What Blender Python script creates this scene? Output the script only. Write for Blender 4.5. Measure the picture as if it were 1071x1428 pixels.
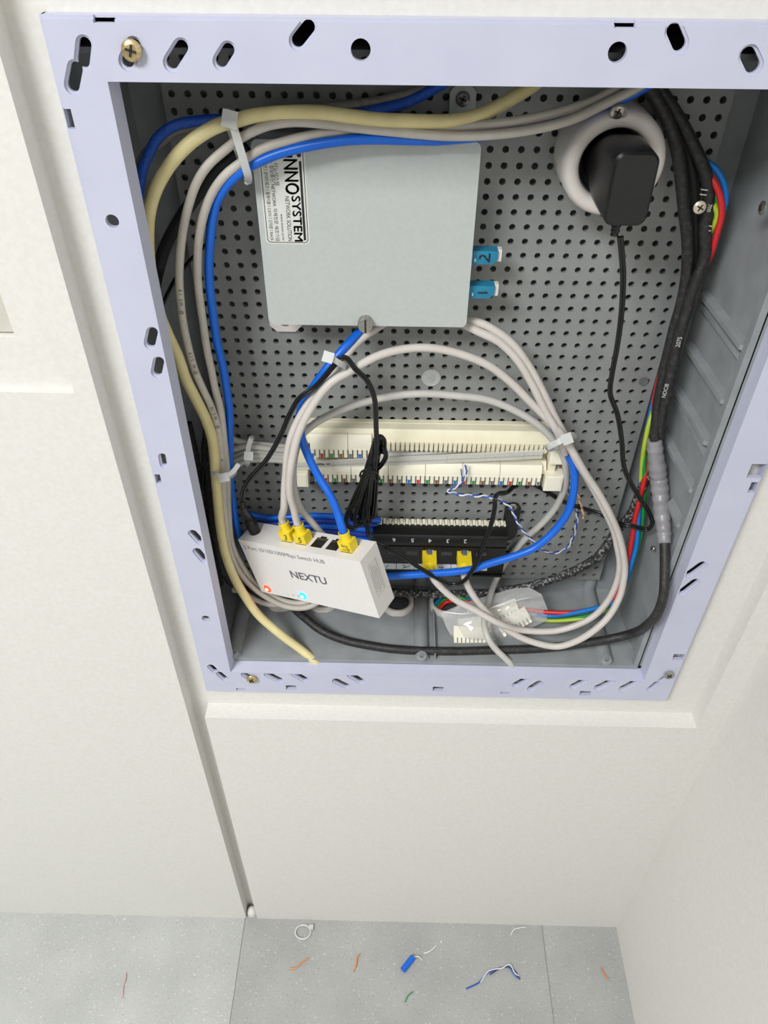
import bpy, bmesh, math, random
from mathutils import Vector, Matrix, Euler, noise, geometry
random.seed(7)
for o in list(bpy.data.objects): bpy.data.objects.remove(o)
scene = bpy.context.scene
col = scene.collection
PI = math.pi

# ------------------------------------------------------------------ camera
# working frame in millimetres: X right, Y into the wall (0 = perforated plate), Z up (0 = camera height); room floor at FLOOR
FLOOR = -1132.0
FPX, PITCH, YAW, ROLL, DCAM = 1068.834, 0.7239496, -0.01581765, -0.00766234, 524.2008
CXP, CYP = 535.5, 714.0
def _axes():
    cp, sp, cy, sy = math.cos(PITCH), math.sin(PITCH), math.cos(YAW), math.sin(YAW)
    fwd = Vector((sy*cp, cy*cp, -sp)); right = Vector((cy, -sy, 0)); down = fwd.cross(right)
    r2 = math.cos(ROLL)*right + math.sin(ROLL)*down
    d2 = -math.sin(ROLL)*right + math.cos(ROLL)*down
    return r2, d2, fwd
AR, AD, AF = _axes()
CAM = Vector((0, -DCAM, 0))
def W(v): return Vector((v[0]/1000, v[1]/1000, (v[2]-FLOOR)/1000))
cam_d = bpy.data.cameras.new('camera'); cam = bpy.data.objects.new('camera', cam_d); col.objects.link(cam)
cam_d.sensor_fit = 'VERTICAL'; cam_d.sensor_height = 36.0; cam_d.lens = FPX/1428*36.0
cam_d.clip_start = 0.005; cam_d.clip_end = 50
mw = Matrix((( AR.x, -AD.x, -AF.x, 0), (AR.y, -AD.y, -AF.y, 0), (AR.z, -AD.z, -AF.z, 0), (0, 0, 0, 1)))
mw.translation = W(CAM); cam.matrix_world = mw
scene.camera = cam

# ------------------------------------------------------------------ light
world = bpy.data.worlds.new('room_light'); scene.world = world; world.use_nodes = True
bg = world.node_tree.nodes['Background']; bg.inputs[0].default_value = (1.0, 0.985, 0.95, 1); bg.inputs[1].default_value = 0.008
def area(name, loc, target, size, power, colr):
    d = bpy.data.lights.new(name, 'AREA'); d.shape = 'RECTANGLE'; d.size, d.size_y = size; d.energy = power; d.color = colr
    o = bpy.data.objects.new(name, d); col.objects.link(o); o.location = W(loc)
    o.rotation_euler = (W(target)-W(loc)).to_track_quat('-Z', 'Y').to_euler(); return o
area('ceiling_lamp', (-1000, -1550, 1240), (-1000, -1550, 0), (0.8, 0.8), 71, (0.98, 0.99, 1.0))
vs = scene.view_settings; vs.view_transform = 'Standard'; vs.look = 'None'; vs.exposure = 0.0; vs.gamma = 1.0; vs.use_curve_mapping = False

# ------------------------------------------------------------------ helpers: pixels to points
def ray(px, py): return (AR*((px-CXP)/FPX) + AD*((py-CYP)/FPX) + AF)
def P(px, py, Y):
    v = ray(px, py); return CAM + v*((Y+DCAM)/v.y)
def PZ(px, py, Z):
    v = ray(px, py); return CAM + v*(Z/v.z)
def PP(px, py, p0, n):
    v = ray(px, py); return CAM + v*((p0-CAM).dot(n)/v.dot(n))

# ------------------------------------------------------------------ helpers: materials
def lin(c):
    r = []
    for x in c:
        x /= 255.0; r.append(x/12.92 if x <= 0.04045 else ((x+0.055)/1.055)**2.4)
    return (*r, 1)
MATS = {}
def mat(name, rgb, rough=0.5, rgb2=None, nscale=200, bump=0.0, bscale=800, metal=0.0, lo=0.35, hi=0.65, detail=3, emit=None, trans=0.0, alpha=1.0, spec=0.5, sss=0.0):
    if name in MATS: return MATS[name]
    m = bpy.data.materials.new(name); m.use_nodes = True; nt = m.node_tree; b = nt.nodes['Principled BSDF']
    b.inputs['Base Color'].default_value = lin(rgb); b.inputs['Roughness'].default_value = rough; b.inputs['Metallic'].default_value = metal
    b.inputs['Specular IOR Level'].default_value = spec
    b.inputs['Transmission Weight'].default_value = trans; b.inputs['Alpha'].default_value = alpha
    if sss: b.inputs['Subsurface Weight'].default_value = sss; b.inputs['Subsurface Radius'].default_value = (0.002, 0.002, 0.002)
    tc = nt.nodes.new('ShaderNodeTexCoord')
    if rgb2:
        n = nt.nodes.new('ShaderNodeTexNoise'); n.inputs['Scale'].default_value = nscale; n.inputs['Detail'].default_value = detail
        nt.links.new(tc.outputs['Object'], n.inputs['Vector'])
        r = nt.nodes.new('ShaderNodeValToRGB'); r.color_ramp.elements[0].position = lo; r.color_ramp.elements[1].position = hi
        r.color_ramp.elements[0].color = lin(rgb); r.color_ramp.elements[1].color = lin(rgb2)
        nt.links.new(n.outputs['Fac'], r.inputs['Fac']); nt.links.new(r.outputs['Color'], b.inputs['Base Color'])
    if bump:
        n2 = nt.nodes.new('ShaderNodeTexNoise'); n2.inputs['Scale'].default_value = bscale; n2.inputs['Detail'].default_value = 4
        nt.links.new(tc.outputs['Object'], n2.inputs['Vector'])
        bp = nt.nodes.new('ShaderNodeBump'); bp.inputs['Strength'].default_value = bump; bp.inputs['Distance'].default_value = 0.001
        nt.links.new(n2.outputs['Fac'], bp.inputs['Height']); nt.links.new(bp.outputs['Normal'], b.inputs['Normal'])
    if emit:
        b.inputs['Emission Color'].default_value = lin(emit[0]); b.inputs['Emission Strength'].default_value = emit[1]
    MATS[name] = m; return m
WALL = mat('wallpaper', (226, 224, 219), 0.75, (221, 219, 213), 260, bump=0.12, bscale=1400)
def stone(name, base, k):
    """fine-grained cement tile: soft cloudiness, pin-prick dark and pale specks"""
    m = mat(name, base, 0.45, tuple(c-k for c in base), 14, bump=0.12, bscale=1100, detail=9, lo=.3, hi=.72)
    nt = m.node_tree; b = nt.nodes['Principled BSDF']; src = b.inputs['Base Color'].links[0].from_socket; tc = [n for n in nt.nodes if n.type == 'TEX_COORD'][0]
    for sc, lo, hi, c in ((420, .60, .70, tuple(x-38 for x in base)), (310, .63, .72, tuple(x+26 for x in base))):
        n = nt.nodes.new('ShaderNodeTexNoise'); n.inputs['Scale'].default_value = sc; n.inputs['Detail'].default_value = 2; nt.links.new(tc.outputs['Object'], n.inputs['Vector'])
        r = nt.nodes.new('ShaderNodeMapRange'); r.inputs['From Min'].default_value = lo; r.inputs['From Max'].default_value = hi; r.inputs['To Max'].default_value = .7; nt.links.new(n.outputs['Fac'], r.inputs['Value'])
        x = nt.nodes.new('ShaderNodeMix'); x.data_type = 'RGBA'; x.inputs[7].default_value = lin(c); nt.links.new(src, x.inputs[6]); nt.links.new(r.outputs['Result'], x.inputs[0]); src = x.outputs[2]
    nt.links.new(src, b.inputs['Base Color']); return m
STONE = stone('floor_stone', (172, 173, 171), 14)
STONE_L = stone('floor_stone_pale', (186, 188, 185), 13)
GROUT = mat('grout', (168, 168, 163), 0.8)
POWDER = mat('white_powder_coat', (198, 200, 219), 0.45, (194, 196, 216), 30, bump=0.05, bscale=1500)
BOXGREY = mat('grey_enclosure', (152, 156, 158), 0.5, (138, 142, 144), 40, bump=0.05, bscale=900, detail=6)
PLATE = mat('grey_plate', (146, 148, 146), 0.45, (136, 138, 137), 30, detail=5)
STEELBOX = mat('pale_grey_steel', (188, 193, 190), 0.45, (184, 189, 187), 300, bump=0.06, bscale=2500)
LABELW = mat('label_paper', (214, 216, 210), 0.5)
INK = mat('black_ink', (28, 28, 30), 0.6)
GREYINK = mat('grey_ink', (95, 97, 100), 0.6)
CHROME = mat('screw_steel', (190, 188, 182), 0.3, (150, 148, 142), 900, metal=0.9)
BRASS = mat('screw_brass', (214, 194, 150), 0.34, (186, 164, 118), 900, metal=0.8)
DARKMETAL = mat('screw_recess', (52, 48, 44), 0.6, metal=0.3)
WPLASTIC = mat('white_plastic', (226, 220, 214), 0.4, (220, 213, 206), 80)
HUBW = mat('hub_white', (232, 229, 225), 0.42, (229, 225, 222), 500, bump=0.04, bscale=2500)
BLACKP = mat('black_plastic', (13, 13, 14), 0.36, (18, 18, 19), 300)
BLACKG = mat('black_gloss', (18, 18, 20), 0.25)
SOCKETD = mat('socket_interior', (62, 61, 62), 0.6)
IVORYC = mat('ivory_cable', (226, 214, 160), 0.45, (216, 203, 148), 60)
GREYC = mat('grey_cable', (196, 190, 180), 0.45, (188, 182, 172), 80)
GREYD = mat('dark_grey_cable', (138, 134, 126), 0.5, (120, 116, 108), 200)
WHITEC = mat('white_cable', (208, 201, 195), 0.42, (202, 196, 189), 80)
WHITEG = mat('pale_grey_cable', (196, 194, 188), 0.42, (190, 188, 182), 80)
BLUEC = mat('blue_cable', (10, 104, 216), 0.36, (8, 97, 208), 60)
BLUED = mat('navy_cable', (18, 52, 150), 0.45)
BLACKC = mat('black_conduit', (34, 33, 33), 0.55, (74, 73, 72), 320, lo=0.5, hi=0.85, detail=8)
BLACKW = mat('black_wire', (12, 12, 13), 0.26)
BRAID = mat('dusty_black_sheath', (40, 40, 41), 0.6, (176, 175, 174), 420, lo=0.5, hi=0.72, detail=9)
REDW = mat('red_wire', (206, 38, 40), 0.4); BLUW = mat('blue_wire', (18, 120, 206), 0.4); GRNW = mat('green_wire', (28, 140, 62), 0.4)
YGRW = mat('yellow_green_wire', (176, 200, 60), 0.4); ORGW = mat('orange_wire', (218, 140, 84), 0.45); BRNW = mat('brown_wire', (140, 84, 52), 0.45)
WHTW = mat('white_wire', (226, 226, 222), 0.45); DBLW = mat('blue_pair_wire', (34, 82, 176), 0.4); GRNS = mat('green_strand', (60, 150, 92), 0.45); PNKW = mat('pink_wire', (214, 176, 168), 0.5)
TAPE = mat('grey_tape', (150, 148, 152), 0.35, (138, 136, 140), 90, bump=0.3, bscale=220)
NYLON = mat('nylon_tie', (224, 226, 224), 0.35, trans=0.25, sss=0.0)
YELLOW = mat('yellow_boot', (240, 214, 38), 0.45, (234, 206, 30), 60)
IDC = mat('cream_plastic', (238, 232, 206), 0.45, (232, 225, 198), 80)
IDC2 = mat('cream_block', (242, 238, 218), 0.45)
CLEAR = mat('clear_label_strip', (245, 245, 240), 0.12, alpha=0.5)
TEAL = mat('teal_connector', (36, 134, 168), 0.4, (28, 120, 154), 100)
REDLED = mat('red_led', (255, 60, 40), 0.4, emit=((255, 40, 24), 6)); REDCORE = mat('red_led_core', (255, 200, 120), 0.4, emit=((255, 190, 110), 6))
BLUELED = mat('blue_led', (60, 180, 255), 0.4, emit=((20, 140, 255), 6)); BLUECORE = mat('blue_led_core', (140, 230, 255), 0.4, emit=((120, 225, 255), 6))
BAG = mat('clear_bag', (235, 236, 236), 0.08, alpha=0.34, spec=1.0)
CONTACT = mat('contact_metal', (150, 140, 110), 0.35, metal=0.7)

# ------------------------------------------------------------------ helpers: meshes (everything in millimetres until linked)
class MB:
    def __init__(s): s.bm = bmesh.new()
    def poly(s, vs, fs):
        v = [s.bm.verts.new(Vector(p)) for p in vs]
        for f in fs:
            try: s.bm.faces.new([v[i] for i in f])
            except ValueError: pass
        return s
    def box(s, lo, hi, M=None):
        x0, y0, z0 = lo; x1, y1, z1 = hi
        vs = [Vector(p) for p in ((x0,y0,z0),(x1,y0,z0),(x1,y1,z0),(x0,y1,z0),(x0,y0,z1),(x1,y0,z1),(x1,y1,z1),(x0,y1,z1))]
        if M is not None: vs = [M @ p for p in vs]
        return s.poly(vs, [(0,3,2,1),(4,5,6,7),(0,1,5,4),(1,2,6,5),(2,3,7,6),(3,0,4,7)])
    def prism(s, front, d):           # polygon (list of points) pushed along vector d
        n = len(front); d = Vector(d); a = [Vector(p) for p in front]; b = [p+d for p in a]
        s.poly(a+b, [tuple(range(n)), tuple(range(2*n-1, n-1, -1))] + [(i, i+n, (i+1) % n+n, (i+1) % n) for i in range(n)]); return s
    def loft(s, rings, caps=True, closed=False):
        n = len(rings[0]); vs = [p for r in rings for p in r]; fs = []
        m = len(rings)
        for k in range(m if closed else m-1):
            a, b = k*n, ((k+1) % m)*n
            for i in range(n): fs.append((a+i, a+(i+1) % n, b+(i+1) % n, b+i))
        if caps and not closed: fs += [tuple(range(n-1, -1, -1)), tuple(range((m-1)*n, m*n))]
        return s.poly(vs, fs)
    def lathe(s, c, axis, prof, n=24, u=None, ang=None):     # prof: list of (radius, height along axis)
        c = Vector(c); axis = Vector(axis).normalized()
        u = Vector(u) if u else axis.orthogonal(); u = (u-axis*u.dot(axis)).normalized(); v = axis.cross(u)
        rings = [[c+axis*h+(u*math.cos(2*PI*i/n)+v*math.sin(2*PI*i/n))*max(r, 1e-3) for i in range(n)] for r, h in prof]
        return s.loft(rings)
    def sweep(s, pts, prof, closed=False, caps=True, scale=None):
        m = len(pts); rings = []
        for i, p in enumerate(pts):
            a = pts[(i-1) % m] if (closed or i > 0) else pts[i]; b = pts[(i+1) % m] if (closed or i < m-1) else pts[i]
            t = (b-a).normalized(); n = (CAM-p); n = n-t*n.dot(t)
            n = n.normalized() if n.length > 1e-4 else t.orthogonal().normalized(); bb = t.cross(n)
            k = scale[i] if scale else 1.0
            rings.append([p+(bb*x+n*y)*k for x, y in prof])
        return s.loft(rings, caps, closed)
    def tube(s, pts, r, n=10, closed=False, scale=None):
        return s.sweep(pts, [(r*math.cos(2*PI*i/n), r*math.sin(2*PI*i/n)) for i in range(n)], closed, True, scale)
    def bevel(s, w, seg=2, ang=30):
        es = [e for e in s.bm.edges if len(e.link_faces) == 2 and e.calc_face_angle(0) > math.radians(ang)]
        bmesh.ops.bevel(s.bm, geom=es, offset=w, segments=seg, affect='EDGES', profile=0.5, clamp_overlap=True); return s
def spline(ctrl, n=8, closed=False):
    c = [Vector(p) for p in ctrl]; out = []; m = len(c)
    for i in range(m if closed else m-1):
        if closed: p0, p1, p2, p3 = c[(i-1) % m], c[i], c[(i+1) % m], c[(i+2) % m]
        else: p0, p1, p2, p3 = (c[i-1] if i else c[0]*2-c[1]), c[i], c[i+1], (c[i+2] if i+2 < m else c[i+1]*2-c[i])
        # centripetal Catmull-Rom
        t0 = 0; t1 = t0+max((p1-p0).length, 1e-6)**.5; t2 = t1+max((p2-p1).length, 1e-6)**.5; t3 = t2+max((p3-p2).length, 1e-6)**.5
        for k in range(n):
            t = t1+(t2-t1)*k/n
            A1 = p0*((t1-t)/(t1-t0))+p1*((t-t0)/(t1-t0)); A2 = p1*((t2-t)/(t2-t1))+p2*((t-t1)/(t2-t1)); A3 = p2*((t3-t)/(t3-t2))+p3*((t-t2)/(t3-t2))
            B1 = A1*((t2-t)/(t2-t0))+A2*((t-t0)/(t2-t0)); B2 = A2*((t3-t)/(t3-t1))+A3*((t-t1)/(t3-t1))
            out.append(B1*((t2-t)/(t2-t1))+B2*((t-t1)/(t2-t1)))
    if not closed: out.append(c[-1])
    return out
XMAX, XMIN, ZMIN = 223.0, -171.0, -574.0       # inside faces of the enclosure
def PC(px, py, Y, r=2.5):
    """point on the pixel's ray at depth Y, brought forward where it would run into a wall of the enclosure"""
    p = P(px, py, min(Y, -r-.3))
    if p.x > XMAX-r: p = PP(px, py, Vector((XMAX-r, 0, 0)), Vector((1, 0, 0)))
    if p.x < XMIN+r: p = PP(px, py, Vector((XMIN+r, 0, 0)), Vector((1, 0, 0)))
    if p.z < ZMIN+r: p = PZ(px, py, ZMIN+r)
    return p
def path(px, n=8, r=2.5): return spline([PC(*q, r) for q in px], n)
def empty(name, loc):
    o = bpy.data.objects.new(name, None); o.empty_display_size = 0.01; col.objects.link(o); o.location = W(loc); return o
def wloc(o):
    v = o.location.copy(); q = o.parent
    while q: v += q.location; q = q.parent
    return v
def link_mesh(name, me, m, parent=None, smooth=40):
    """mesh already in scene metres, at world position: give it an origin of its own and link it"""
    vs = me.vertices
    if len(vs):
        lo = Vector((min(v.co.x for v in vs), min(v.co.y for v in vs), min(v.co.z for v in vs))); hi = Vector((max(v.co.x for v in vs), max(v.co.y for v in vs), max(v.co.z for v in vs)))
        c = Vector(((lo.x+hi.x)/2, (lo.y+hi.y)/2, lo.z))
    else: c = Vector()
    me.transform(Matrix.Translation(-c))
    for mm in (m if isinstance(m, (list, tuple)) else [m]): me.materials.append(mm)
    if smooth:
        me.polygons.foreach_set('use_smooth', [True]*len(me.polygons)); me.set_sharp_from_angle(angle=math.radians(smooth))
    o = bpy.data.objects.new(name, me); col.objects.link(o)
    if parent: o.parent = parent; o.location = c-wloc(parent)
    else: o.location = c
    return o
def obj(name, mb, m, parent=None, smooth=40):
    bmesh.ops.recalc_face_normals(mb.bm, faces=mb.bm.faces[:])
    me = bpy.data.meshes.new(name); mb.bm.to_mesh(me); mb.bm.free()
    me.transform(Matrix.Scale(0.001, 4)); me.transform(Matrix.Translation((0, 0, -FLOOR/1000)))
    return link_mesh(name, me, m, parent, smooth)
def tag(o, label, cat, group=None):
    o['label'] = label; o['category'] = cat
    if group: o['group'] = group
    return o
def struct(o): o['kind'] = 'structure'; return o
def thing(name, label, cat, loc, group=None): return tag(empty(name, loc), label, cat, group)
FONT = None
def curve_mesh(cu):
    o = bpy.data.objects.new('tmp', cu); col.objects.link(o)
    dg = bpy.context.evaluated_depsgraph_get(); me = bpy.data.meshes.new_from_object(o.evaluated_get(dg)); bpy.data.objects.remove(o); return me
def text(name, s, size, origin, right, up, m, parent, align='CENTER', bold=0.0, thick=0.05, sx=1.0, shear=0.0, lift=0.12, fit=None):
    cu = bpy.data.curves.new('t', 'FONT'); cu.body = s; cu.size = 1.0; cu.align_x = align; cu.align_y = 'CENTER'; cu.offset = bold; cu.shear = shear
    cu.resolution_u = 3
    me = curve_mesh(cu)
    if fit: xs = [v.co.x for v in me.vertices]; sx = fit/((max(xs)-min(xs))*size)
    R = Vector(right).normalized(); U = Vector(up); U = (U-R*U.dot(R)).normalized(); N = R.cross(U)
    o = Vector(origin)+N*lift
    for v in me.vertices: v.co = W(o+R*(v.co.x*size*sx)+U*(v.co.y*size))
    return link_mesh(name, me, m, parent, 0)
def strokes(name, lines, r, m, parent):            # handwriting: poly-lines of points
    mb = MB()
    for l in lines: mb.tube(spline(l, 4), r, 5)
    return obj(name, mb, m, parent)
def screw(name, c, axis, r, m, parent=None, h=1.6, ang=0.4, label=None):
    axis = Vector(axis).normalized(); t = thing(name, label, 'screw', c) if label else empty(name, c)
    if parent: t.parent = parent; t.location = W(c)-wloc(parent)
    b = MB(); b.lathe(c, axis, [(r*.5, -.6), (r, 0), (r, h*.45), (r*.8, h*.85), (r*.45, h)], 20); hd = obj('screw_head', b, m, t)
    u = axis.orthogonal().normalized(); v = axis.cross(u); u, v = u*math.cos(ang)+v*math.sin(ang), v*math.cos(ang)-u*math.sin(ang)
    b = MB(); c2 = Vector(c)+axis*(h*.72)
    for a, bb in ((u, v), (v, u)):
        q = [c2+a*r*.55+bb*r*.12, c2+a*r*.55-bb*r*.12, c2-a*r*.55-bb*r*.12, c2-a*r*.55+bb*r*.12]; b.prism(q, axis*(h*.4))
    obj('cross_recess', b, DARKMETAL, t); return t
def cable(name, label, pts, r, m, n=8, sides=10, group=None, cat='cable', parent=None, out=None):
    c = [PC(*q, r) for q in pts]+([P(*q) for q in out] if out else [])
    mb = MB().tube(spline(c, n), r, sides); o = obj(name, mb, m, parent)
    if not parent: tag(o, label, cat, group)
    return o

def rect2(x0, z0, x1, z1): return [(x0, z0), (x1, z0), (x1, z1), (x0, z1)]
def plate2d(outlines, y0, y1):
    """outer outline with every later outline cut out of it, as a slab between y0 and y1 (overlapping cut-outs allowed)"""
    vs, fs = [], []
    for pts in outlines: fs.append(list(range(len(vs), len(vs)+len(pts)))); vs += [Vector(q[:2]) for q in pts]
    ov, oe, of, _, _, src = geometry.delaunay_2d_cdt(vs, [], fs, 1, 1e-4)
    keep = [f for f, o in zip(of, src) if list(o) == [0]]
    mb = MB(); bm = mb.bm; A = {}; B = {}
    for f in keep:
        for i in f:
            if i not in A: A[i] = bm.verts.new((ov[i].x, y0, ov[i].y)); B[i] = bm.verts.new((ov[i].x, y1, ov[i].y))
    cnt = {}
    for f in keep:
        bm.faces.new([A[i] for i in f]); bm.faces.new([B[i] for i in reversed(f)])
        for k in range(len(f)): e = (f[k], f[(k+1) % len(f)]); cnt[tuple(sorted(e))] = cnt.get(tuple(sorted(e)), 0)+1
    for (i, j), c in cnt.items():
        if c == 1: bm.faces.new([A[i], A[j], B[j], B[i]])
    return mb
# ================================================================== the setting
YW, YN = -103.0, -86.0            # wall face, niche back
XL, XR, XG = -194.5, 319.5, -179.0
ZLEDGE = -643.0
def sbox(name, lo, hi, m=WALL, bev=1.0, parent=None):
    o = obj(name, MB().box(lo, hi).bevel(bev, 2), m, parent)
    return o if parent else struct(o)
TOPZ = 1268
struct(obj('wall_back', MB().prism([(x, YW, z) for x, z in ((XG, FLOOR), (XR+3, FLOOR), (XR+3, TOPZ), (296, TOPZ), (296, ZLEDGE), (XG, ZLEDGE))], (0, 133, 0)).bevel(1.0, 2), WALL))
# niche backing around the enclosure
struct(obj('wall_niche', plate2d([rect2(XL-2, ZLEDGE-2, XR+2, TOPZ), rect2(-173, -599, 251.5, -68)], YN, -83.6), WALL, None, 30))
sbox('wall_groove', (XL-2, YN, FLOOR), (XG+2, YN+4, ZLEDGE-2.01), bev=.1)
sbox('wall_core', (-260, 42, FLOOR), (XR+2, 50, TOPZ), bev=.1)
# left panel with its own shallow recess
XRC, ZRC, YRC = -209.0, -274.0, -97.0
XA, ZA = -238.5, -237.5
w = empty('wall_left', (XL, YW, FLOOR)); struct(w)
obj('panel_board', MB().prism([(x, YW, z) for x, z in ((-2250, FLOOR), (XL, FLOOR), (XL, TOPZ), (XRC, TOPZ), (XRC, ZRC), (-2250, ZRC))], (0, 133, 0)).bevel(.8, 2), WALL, w)
obj('recess_back', MB().prism([(x, YRC, z) for x, z in ((-2250, ZRC-1), (XRC+1, ZRC-1), (XRC+1, TOPZ), (XA, TOPZ), (XA, ZA), (-2250, ZA))], (0, 120, 0)), WALL, w)
sbox('hatch_panel', (-2250, YRC+5, ZA+1.2), (XA-1.6, 30, TOPZ), mat('hatch_panel', (206, 203, 192), 0.7, (200, 197, 186), 200, bump=.2, bscale=1200), parent=w, bev=.4)
sbox('wall_right', (XR, -2600, FLOOR), (XR+120, 30, TOPZ), bev=.3)
sbox('ceiling', (-2300, -2700, TOPZ), (XR+120, 30, TOPZ+60), mat('ceiling_white', (236, 234, 230), .8), bev=.3)
FARW = mat('far_wall', (128, 126, 122), .8)
sbox('wall_front', (-2300, -2700, FLOOR), (XR+120, -2600, TOPZ), FARW, bev=.3)
sbox('wall_far_left', (-2300, -2600, FLOOR), (-2200, 30, TOPZ), FARW, bev=.3)
# floor of stone tiles
f = empty('floor', (0, -600, FLOOR)); struct(f)
sbox('subfloor', (-2250, -2650, FLOOR-20), (XR+100, 0, FLOOR-1.2), GROUT, parent=f, bev=.2)
for x0, x1, m in ((-2250, -196, STONE_L), (-194.6, 216, STONE), (217.2, XR+2, STONE)):
    sbox('floor_tile', (x0, -2650, FLOOR-12), (x1, YW+5, FLOOR), m, parent=f, bev=.4)
b = MB(); b.lathe((-187, -95, FLOOR), (0, 0, 1), [(7, 0), (7, 5), (5.5, 9), (3, 12), (.4, 13)], 14)
tag(obj('caulk_blob', b, WALL), 'small dab of white caulk at the foot of the wall groove', 'caulk')

# ================================================================== enclosure
BX0, BX1, BZ0, BZ1, BYB, BYF = -171.5, 224.0, -574.0, -84.0, 12.0, -83.0
enc = thing('enclosure_box', 'grey recessed telecom enclosure set in the wall behind the white frame', 'enclosure', (20, BYB, BZ0))
def ebox(name, lo, hi, m=BOXGREY, bev=.5, parent=None): return obj(name, MB().box(lo, hi).bevel(bev, 2), m, parent or enc)
ebox('back_panel', (BX0-3, BYB, BZ0-3), (BX1+5, BYB+3, BZ1+3))
ebox('side_panel', (BX0-4, BYF, BZ0-3), (BX0, BYB, BZ1+3))
# right side slants outward a little towards the front
q = [(BX1, BYB, BZ0-3), (BX1+5, BYF, BZ0-3), (BX1+9, BYF, BZ0-3), (BX1+4, BYB, BZ0-3)]
rs = obj('side_panel', MB().prism(q, (0, 0, BZ1-BZ0+6)), BOXGREY, enc)
ebox('top_panel', (BX0-4, BYF, BZ1), (BX1+8, BYB, BZ1+3))
ebox('bottom_panel', (BX0-4, BYF, BZ0-4), (BX1+8, BYB, BZ0))
ebox('front_rim', (BX1+.5, BYF, BZ0), (BX1+6, BYF+7, BZ1), bev=1.5)
# ribs on the right side wall: traced back ends and front ends
for k, (a, c) in enumerate((((979, 402), (1037, 493)), ((974, 417), (1028, 507)), ((956, 470), (1008, 565)), ((941, 533), (984, 622)), ((936, 549), (979, 636)), ((925, 598), (965, 693)), ((930, 700), (951, 742)), ((930, 712), (947, 750)))):
    zz = [PP(*v, Vector((BX1-1, 0, 0)), Vector((1, 0, 0))) for v in (a, c)]
    y0, y1 = max(-80, zz[1].y), min(4, zz[0].y); z = (zz[0].z+zz[1].z)/2
    lift = 6 if k in (0, 2, 3, 5, 6) else 2.8
    def xw(y): return BX1+5*(BYB-y)/(BYB-BYF)
    prof = lambda y, l: [Vector((xw(y)+1, y, z+3)), Vector((xw(y)-l, y, z+1.8)), Vector((xw(y)-l, y, z-1.8)), Vector((xw(y)+1, y, z-3))]
    obj('side_rib', MB().loft([prof(y1, .6), prof(y1-5, lift), prof(y0+4, lift), prof(y0, .6)]), BOXGREY, rs)
# ridges along the bottom, running out to screw bosses
bp_ = [o for o in enc.children if o.name.startswith('bottom_panel')][0]
for xc in (29.0, 199.5, -146.0):
    mb = MB(); rings = []
    for y in (BYB, BYF+2):
        rings.append([Vector((xc+7.0*math.cos(PI*i/8), y, BZ0-.5+7.5*math.sin(PI*i/8))) for i in range(9)])
    mb.loft(rings); obj('bottom_ridge', mb, BOXGREY, bp_)
    mb = MB(); mb.lathe((xc, BYB, BZ0-2), (0, 0, 1), [(6.5, 0), (6.5, 24), (5.2, 30), (2, 33)], 16); obj('corner_post', mb, BOXGREY, bp_)
    mb = MB(); mb.lathe((xc, -79, BZ0+1), (0, -.3, 1), [(5.0, 0), (5.0, 4), (4.2, 5), (2.4, 5), (2.0, 2)], 16); obj('screw_boss', mb, BOXGREY, bp_)
mb = MB(); mb.box((40.5, -81, BZ0-.2), (42, BYB, BZ0+5)); obj('partition_fin', mb, BOXGREY, bp_)
# conduit lock nuts on the bottom
for i, (xc, yc, lb) in enumerate(((-110, -10, 'cream octagonal conduit nut nearest the ivory cable on the enclosure bottom'), (-68, -10, 'cream octagonal conduit nut behind the hub, above the black cable'), (6, -13, 'cream octagonal conduit nut just right of the hub corner'), (54, -13, 'cream octagonal conduit nut with three coloured wires entering it beside the bag'))):
    mb = MB(); R, r = 17.5, 12.5
    o8 = [(R*math.cos(PI/8+PI/4*(k//3)), R*math.sin(PI/8+PI/4*(k//3))) for k in range(24)]
    c8 = []
    for k in range(24):
        a = 2*PI*k/24; n8 = round((a)/(PI/4))*(PI/4); rr = R*math.cos(PI/8)/math.cos(a-n8); c8.append((rr*math.cos(a), rr*math.sin(a)))
    ring = lambda rad, z: [Vector((xc+x*rad/R, yc+y*rad/R, BZ0+z)) for x, y in c8]
    cir = lambda rad, z: [Vector((xc+rad*math.cos(2*PI*k/24), yc+rad*math.sin(2*PI*k/24), BZ0+z)) for k in range(24)]
    mb.loft([ring(R, 0.1), ring(R, 5), ring(R-1.2, 6.5), cir(r+1, 6.5), cir(r, 5.5), cir(r, .1)], caps=False, closed=True)
    t = tag(obj('conduit_nut', mb, WPLASTIC), lb, 'nut', 'conduit nuts on the enclosure bottom')
    ebox('knockout_hole', (xc-11, yc-11, BZ0-.2), (xc+11, yc+11, BZ0+.15), mat('knockout_dark', (70, 71, 72), .8), .1, parent=bp_)
screw('side_screw', P(1064, 290, -60), (-1, 0, 0), 4, CHROME, enc)
screw('wall_screw', P(911, 765, -48), (-.9, -.2, .1), 2.6, CHROME, enc)

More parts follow.
